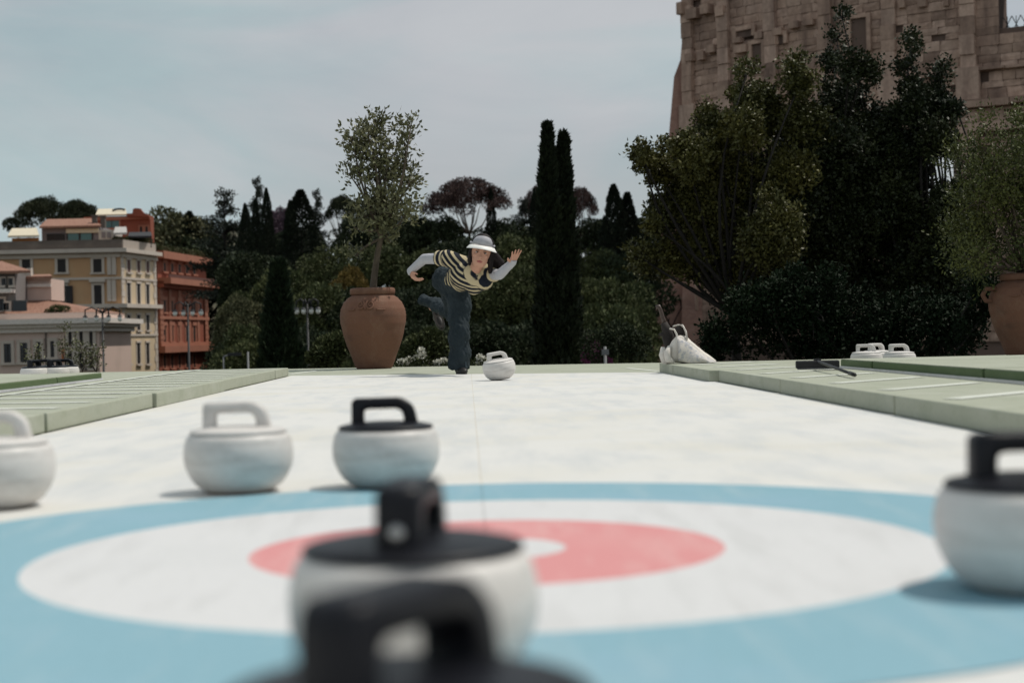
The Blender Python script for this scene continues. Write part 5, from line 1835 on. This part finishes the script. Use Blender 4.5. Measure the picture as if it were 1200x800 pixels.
for k in range(9):                                           # loose strands
    a = -0.9 + k * 0.22
    capsule(hb, hc + hr * (0.10 * math.sin(a)) + hu * 0.13 - hf * 0.05, hc + hr * (0.115 * math.sin(a) + 0.015) + hu * (0.02 - 0.03 * (k % 3)) - hf * (0.02 + 0.015 * (k % 2)), 0.02, 0.012)
fused(hb, 'hair', M_hair, pe_, 0.008, 2, 0.004, (30, 30, 8))

# visor
def head_pt(phi, k, z, off=0.0):
    return hc + hr * (0.101 + off) * k * math.sin(phi) + hf * ((0.113 + off) * k * math.cos(phi) - 0.008) + hu * z
vz = 0.088
V, Fq = [], []
PH = np.linspace(R(-88), R(88), 25)
for i, phi in enumerate(PH):
    ext = 0.080 * max(0.0, math.cos(phi * 0.93)) ** 0.45
    pi_ = head_pt(phi, 1.0, vz)
    po_ = head_pt(phi, 1.0, vz) + (hr * math.sin(phi) * 1.0 + hf * math.cos(phi) * 0.85) * ext - hu * (ext * 0.40 + 0.030 * (math.sin(phi)) ** 2)
    mi_ = (pi_ + po_) / 2 + hu * 0.008
    for q in (pi_, mi_, po_):
        V.append(q)
    for q in (po_ - hu * 0.003, mi_ - hu * 0.003, pi_ - hu * 0.003):
        V.append(q)
for i in range(24):
    for k in range(6):
        l = (k + 1) % 6
        Fq.append((i * 6 + k, i * 6 + l, (i + 1) * 6 + l, (i + 1) * 6 + k))
Fq += [tuple(range(6))[::-1], tuple(24 * 6 + k for k in range(6))]
vis = thing('sun_visor', 'white sun visor with grey crown worn on the bending person', 'visor', tuple(hc))
MB().add(V, Fq).build('brim', M_visor, vis, True)
V, Fq = [], []
PH = np.linspace(R(-62), R(62), 21)
for phi in PH:
    tall = 0.088 * math.cos(phi * 0.9) ** 0.5
    for off in (0.006, 0.010):
        V.append(head_pt(phi, 1.0, vz + 0.001, off))
        V.append(head_pt(phi, 0.93, vz + tall * 0.55, off))
        V.append(head_pt(phi, 0.74, vz + tall, off))
for i in range(20):
    a, b = i * 6, (i + 1) * 6
    for k in (0, 1):
        Fq.append((a + k, a + k + 1, b + k + 1, b + k))
        Fq.append((a + 3 + k, b + 3 + k, b + 4 + k, a + 4 + k))
    Fq += [(a + 2, a + 5, b + 5, b + 2), (a, b, b + 3, a + 3)]
MB().add(V, Fq).build('crown_panel', M_visorg, vis, True)
MB().tube([head_pt(p, 1.0, vz + 0.006, 0.014) for p in np.linspace(R(60), R(300), 24)], 0.010, 6).build('strap', M_visorg, vis, True)

# striped shirt
st = MB()
waist = pp(538, 327, -0.08)
capsule(st, chest + np.array([0, 0, 0.008]), waist, 0.150, 0.150, sq=((0, 0, 1), 0.88))
capsule(st, pp(553, 324, -0.42), pp(556, 333, -0.26), 0.118, 0.105)
capsule(st, pp(540, 322, -0.38), pp(566, 329, -0.42), 0.105, 0.10)
capsule(st, shL, shR, 0.082, 0.080)
slL = shL + (elL - shL) * 0.42
slR = shR + (elR - shR) * 0.40
capsule(st, shL, slL, 0.080, 0.074, flat_end=True)
capsule(st, shR, slR, 0.080, 0.074, flat_end=True)
tax = unit(pp(556, 316, -0.52) - pp(537, 327, 0.0))
def stripe_fn(co):
    sw = unit(shR - shL)
    perp = unit(np.cross(np.array([0, -1.0, 0]), sw))
    if perp[2] > 0:
        perp = -perp
    acr = (co - (shL + shR) / 2) @ sw
    t0 = ((co - chest) @ perp - 0.35 * ((co - chest) @ tax) + 1.6 * acr ** 2) / 0.062
    aL, aR = unit(elL - shL), unit(elR - shR)
    uL, uR = (co - shL) @ aL, (co - shR) @ aR
    wLr = np.clip((uL + 0.015) / 0.03, 0, 1)
    wRr = np.clip((uR + 0.010) / 0.03, 0, 1)
    out = t0
    out = np.where(uL > -0.0, uL / 0.062 + 0.3, out)
    out = np.where((uR > 0.01), uR / 0.062 + 0.3, out)
    # drape of the chest bands
    return out
fused(st, 'striped_shirt', M_stripe, pe_, 0.009, 4, 0.006, (12, 12, 12), stripe_fn)
# collar and placket
ck = MB()
M_navy = mat('navy knit', (0.010, 0.013, 0.022), 0.85)
ax_n = unit(hc - nk)
ca = unit(np.cross(ax_n, np.array([0, -1, 0.2])))
cb = np.cross(ca, ax_n)
loop = []
for a in np.linspace(R(-230), R(50), 22):
    loop.append(nk + ax_n * (0.012 + 0.03 * math.sin(a)) + ca * 0.076 * math.cos(a) + cb * 0.076 * math.sin(a))
ck.tube(loop, 0.021, 8)
ck.build('collar', M_navy, pe_, True)

# arm sleeves
for a, e, w, hd in ((slL, elL, wrL, pp(482.3, 321.0, -0.10)), (slR, elR, wrR, pp(602.0, 303.8, -0.765))):
    sv = MB()
    capsule(sv, a, e, 0.056, 0.049)
    capsule(sv, e, w, 0.050, 0.037)
    capsule(sv, w, hd, 0.034, 0.036, flat_end=True)
    fused(sv, 'arm_sleeve', M_sleeve, pe_, 0.008, 4, 0.003)

# jeans
jn = MB()
capsule(jn, waist, pelv, 0.142, 0.158)
capsule(jn, pp(523, 327, 0.05), pp(537, 337, 0.04), 0.135, 0.140)
capsule(jn, hipS, kneeS, 0.132, 0.098)
capsule(jn, kneeS, pp(538.5, 431.5, 0.01), 0.098, 0.112, flat_end=True, sq=((0, 1, 0), 1.05))
capsule(jn, pelv, kneeR, 0.130, 0.092)
capsule(jn, kneeR, pp(508, 356.5, 0.80), 0.088, 0.072)
capsule(jn, pp(509, 356.0, 0.78), pp(496.0, 351.5, 0.92), 0.072, 0.092, flat_end=True, sq=((0, 0, 1), 0.65))
fused(jn, 'jeans', M_jean, pe_, 0.010, 4, 0.026, (9, 9, 7))
MB().tube([kneeS + np.array([0.055, -0.085, 0]), pp(545.5, 405, -0.09), pp(546, 431, -0.075)], 0.0035, 5).build('seam', mat('highlighted seam', (0.11, 0.15, 0.18), 0.9), pe_)  # side seam, with its light-blue highlight painted in as pale colour

# shoes
def shoe(heel, toe, upv):
    t = unit(np.array(toe) - np.array(heel))
    upv = unit(np.array(upv, float) - t * (np.array(upv, float) @ t))
    side = np.cross(t, upv)
    b = MB()
    L_ = np.linalg.norm(np.array(toe) - np.array(heel))
    ellipsoid(b, np.array(heel) + t * L_ * 0.22 + upv * 0.045, [t * 0.075, side * 0.042, upv * 0.052])
    ellipsoid(b, np.array(heel) + t * L_ * 0.72 + upv * 0.030, [t * 0.105, side * 0.050, upv * 0.036])
    capsule(b, np.array(heel) + t * 0.05 + upv * 0.06, np.array(heel) + t * 0.04 + upv * 0.12, 0.045, 0.045)
    o = fused(b, 'shoe', M_shoe, pe_, 0.008, 2)
    n = 20
    sole = []
    for k in range(n):
        a = 2 * math.pi * k / n
        w = 0.044 + 0.012 * math.cos(a)
        sole.append(np.array(heel) + t * (L_ * 0.5 + (L_ / 2 + 0.03) * math.cos(a)) + side * w * math.sin(a))
    MB().prism(sole, upv * 0.018).build('sole', M_shoew, o)
hl = gp(538, 437.5, 0.0)
shoe((hl[0] - 0.01, PY + 0.06, 0.001), (hl[0] + 0.05, PY - 0.13, 0.001), (0, 0, 1))
shoe(pp(510, 362, 0.90), pp(517, 381, 0.80), (-0.2, 1.0, 0.25))

# ------------------------------------------------------------------ tote bag with umbrella on the right walkway
BY = 14.15
bz = 0.0885
def bp(px, py, dy=0.0):
    return at(px + 2, py - 4.0, BY + dy)
M_tote = stained('white cotton', (0.66, 0.62, 0.57), (0.56, 0.52, 0.47), scale=(8, 8, 8), rough=0.9, fine=0.1, bump=0.4)
M_print = mat('printed cotton', (0.60, 0.56, 0.52), 0.9, col2=(0.36, 0.37, 0.41), scale=34, ramp=(0.46, 0.64))
bag = thing('tote_bag', 'slumped white printed tote bag lying at the end of the right walkway', 'bag', (bp(805, 430)[0], BY, bz))
def zc_floor(p):
    p = np.array(p); p[2] = max(p[2], bz + 0.001); return p
prof = [(781, 428), (779.5, 418), (784, 404), (790, 396.5), (798, 394.5), (806, 402), (818, 412), (831, 422), (842, 431), (828, 433), (800, 431.5)]
bb = MB()
nP = len(prof)
V = []
for dy, k in ((-0.17, 0.86), (-0.12, 0.97), (0.0, 1.0), (0.11, 0.96), (0.17, 0.82)):
    cx_, cy_ = 808, 418
    for x, y in prof:
        V.append(zc_floor(bp(cx_ + (x - cx_) * k, cy_ + (y - cy_) * k + (6 * (1 - k)), dy)))
Fq = [(r_ * nP + i, r_ * nP + (i + 1) % nP, (r_ + 1) * nP + (i + 1) % nP, (r_ + 1) * nP + i) for r_ in range(4) for i in range(nP)]
Fq += [tuple(range(nP))[::-1], tuple(4 * nP + i for i in range(nP))]
o = bb.add(V, Fq).build('bag_body', M_tote, bag, True)
ss = o.modifiers.new('s', 'SUBSURF'); ss.levels = 2; ss.render_levels = 2
dtx = bpy.data.textures.new('crumple', 'CLOUDS'); dtx.noise_scale = 0.08
dm = o.modifiers.new('d', 'DISPLACE'); dm.texture = dtx; dm.strength = 0.025; dm.mid_level = 0.5
# printed front panel lying on the slope
G = []
for j, v in enumerate(np.linspace(0, 1, 9)):
    for i, u in enumerate(np.linspace(0, 1, 13)):
        top = np.array(bp(791 + 12 * v * 0 + (840 - 791) * u, 398 + (431 - 398) * u, -0.17))
        low = np.array(bp(793 + (830 - 793) * u, 428 + 4.5 * u, -0.215))
        q = top + (low - top) * v
        q[1] -= 0.03 * math.sin(math.pi * v) + 0.012 * math.sin(u * 9 + v * 4)
        q[2] += 0.008 * math.sin(u * 7 - v * 5)
        G.append(zc_floor(q))
Fq = [(j * 13 + i, j * 13 + i + 1, (j + 1) * 13 + i + 1, (j + 1) * 13 + i) for j in range(8) for i in range(12)]
o = MB().add(G, Fq).build('printed_panel', M_print, bag, True)
sd = o.modifiers.new('t', 'SOLIDIFY'); sd.thickness = 0.006
# rolled side pocket
MB().tube([bp(775, 411, -0.1), bp(774, 420, -0.12), bp(776, 427, -0.12), bp(783, 429, -0.12)], [0.02, 0.03, 0.028, 0.02], 8).build('side_pocket', M_tote, bag, True)
MB().tube([bp(783, 410, -0.14), bp(780, 417, -0.16), bp(781, 425, -0.16), bp(788, 429, -0.17)], [0.02, 0.035, 0.035, 0.02], 8).build('side_pocket', M_tote, bag, True)
for pts in ([(783, 389, -0.1), (788, 390, -0.1), (791, 396, -0.12), (793, 404, -0.15)], [(788, 386, 0.05), (794, 385, 0.02), (799, 387, -0.05), (802, 394, -0.1), (803, 402, -0.15)]):
    MB().tube([bp(*q) for q in pts], 0.023, 8, flat=((0, 1, 0), (0.35, 1.5))).build('strap', M_tote, bag, True)
um = thing('umbrella', 'dark folded umbrella with curved handle leaning in the tote bag', 'umbrella', (bp(780, 420)[0], BY + 0.1, bz))
M_umb = mat('dark brown cloth', (0.022, 0.017, 0.015), 0.8, var=0.3)
MB().tube([bp(767, 364, 0.12), bp(770, 363, 0.12), bp(772, 367, 0.12), bp(775, 377, 0.12), bp(778, 386, 0.12)], [0.022, 0.026, 0.022, 0.024, 0.03], 8, flat=((0, 1, 0), (0.8, 1.3))).build('handle', mat('brown handle', (0.055, 0.035, 0.028), 0.45), um, True)
MB().tube([bp(776, 382, 0.1), bp(779, 390, 0.1), bp(782, 400, 0.1), bp(783, 412, 0.1), bp(784, 427, 0.1)], [0.03, 0.045, 0.055, 0.05, 0.04], 10).build('canopy', M_umb, um, True)
MB().tube([bp(770, 396, 0.1), bp(776, 395, 0.1), bp(780, 402, 0.1), bp(779, 410, 0.1)], [0.008, 0.035, 0.045, 0.02], 7).build('cloth_flap', M_umb, um, True)
MB().tube([bp(789, 392, 0.02), bp(795, 390, 0.0), bp(799, 396, -0.05)], [0.03, 0.05, 0.03], 8).build('dark_lining', M_umb, bag, True)

# ------------------------------------------------------------------ broom on the right walkway
bc = gp(958, 431.5, 0.10)
br = thing('curling_broom', 'black broom lying across the right walkway beside the upper step', 'broom', (bc[0], bc[1], 0.0935))
ba = R(-8)
MB().box((bc[0], bc[1], 0.128), (0.30, 0.07, 0.055), ba).build('head', mat('black broom plastic', (0.010, 0.010, 0.012), 0.5), br, bevel=0.01)
MB().box((bc[0], bc[1] - 0.012, 0.0995), (0.28, 0.055, 0.010), ba).build('pad', mat('grey broom pad', (0.10, 0.10, 0.11), 0.9), br)
e_ = gp(1001, 439.5, 0.105)
MB().tube([(bc[0] + 0.0, bc[1], 0.150), (bc[0] * 0.5 + e_[0] * 0.5, (bc[1] + e_[1]) / 2, 0.128), (e_[0], e_[1], 0.1075)], 0.0105, 8).build('handle', M_iron, br, True)
MB().tube([(bc[0] + (e_[0] - bc[0]) * 0.90, bc[1] + (e_[1] - bc[1]) * 0.90, 0.1118), (e_[0], e_[1] - 0.01, 0.1075)], 0.013, 8).build('grip', MATS['black broom plastic'], br, True)
MB().box((bc[0], bc[1], 0.158), (0.05, 0.045, 0.02), ba).build('socket', MATS['black broom plastic'], br)
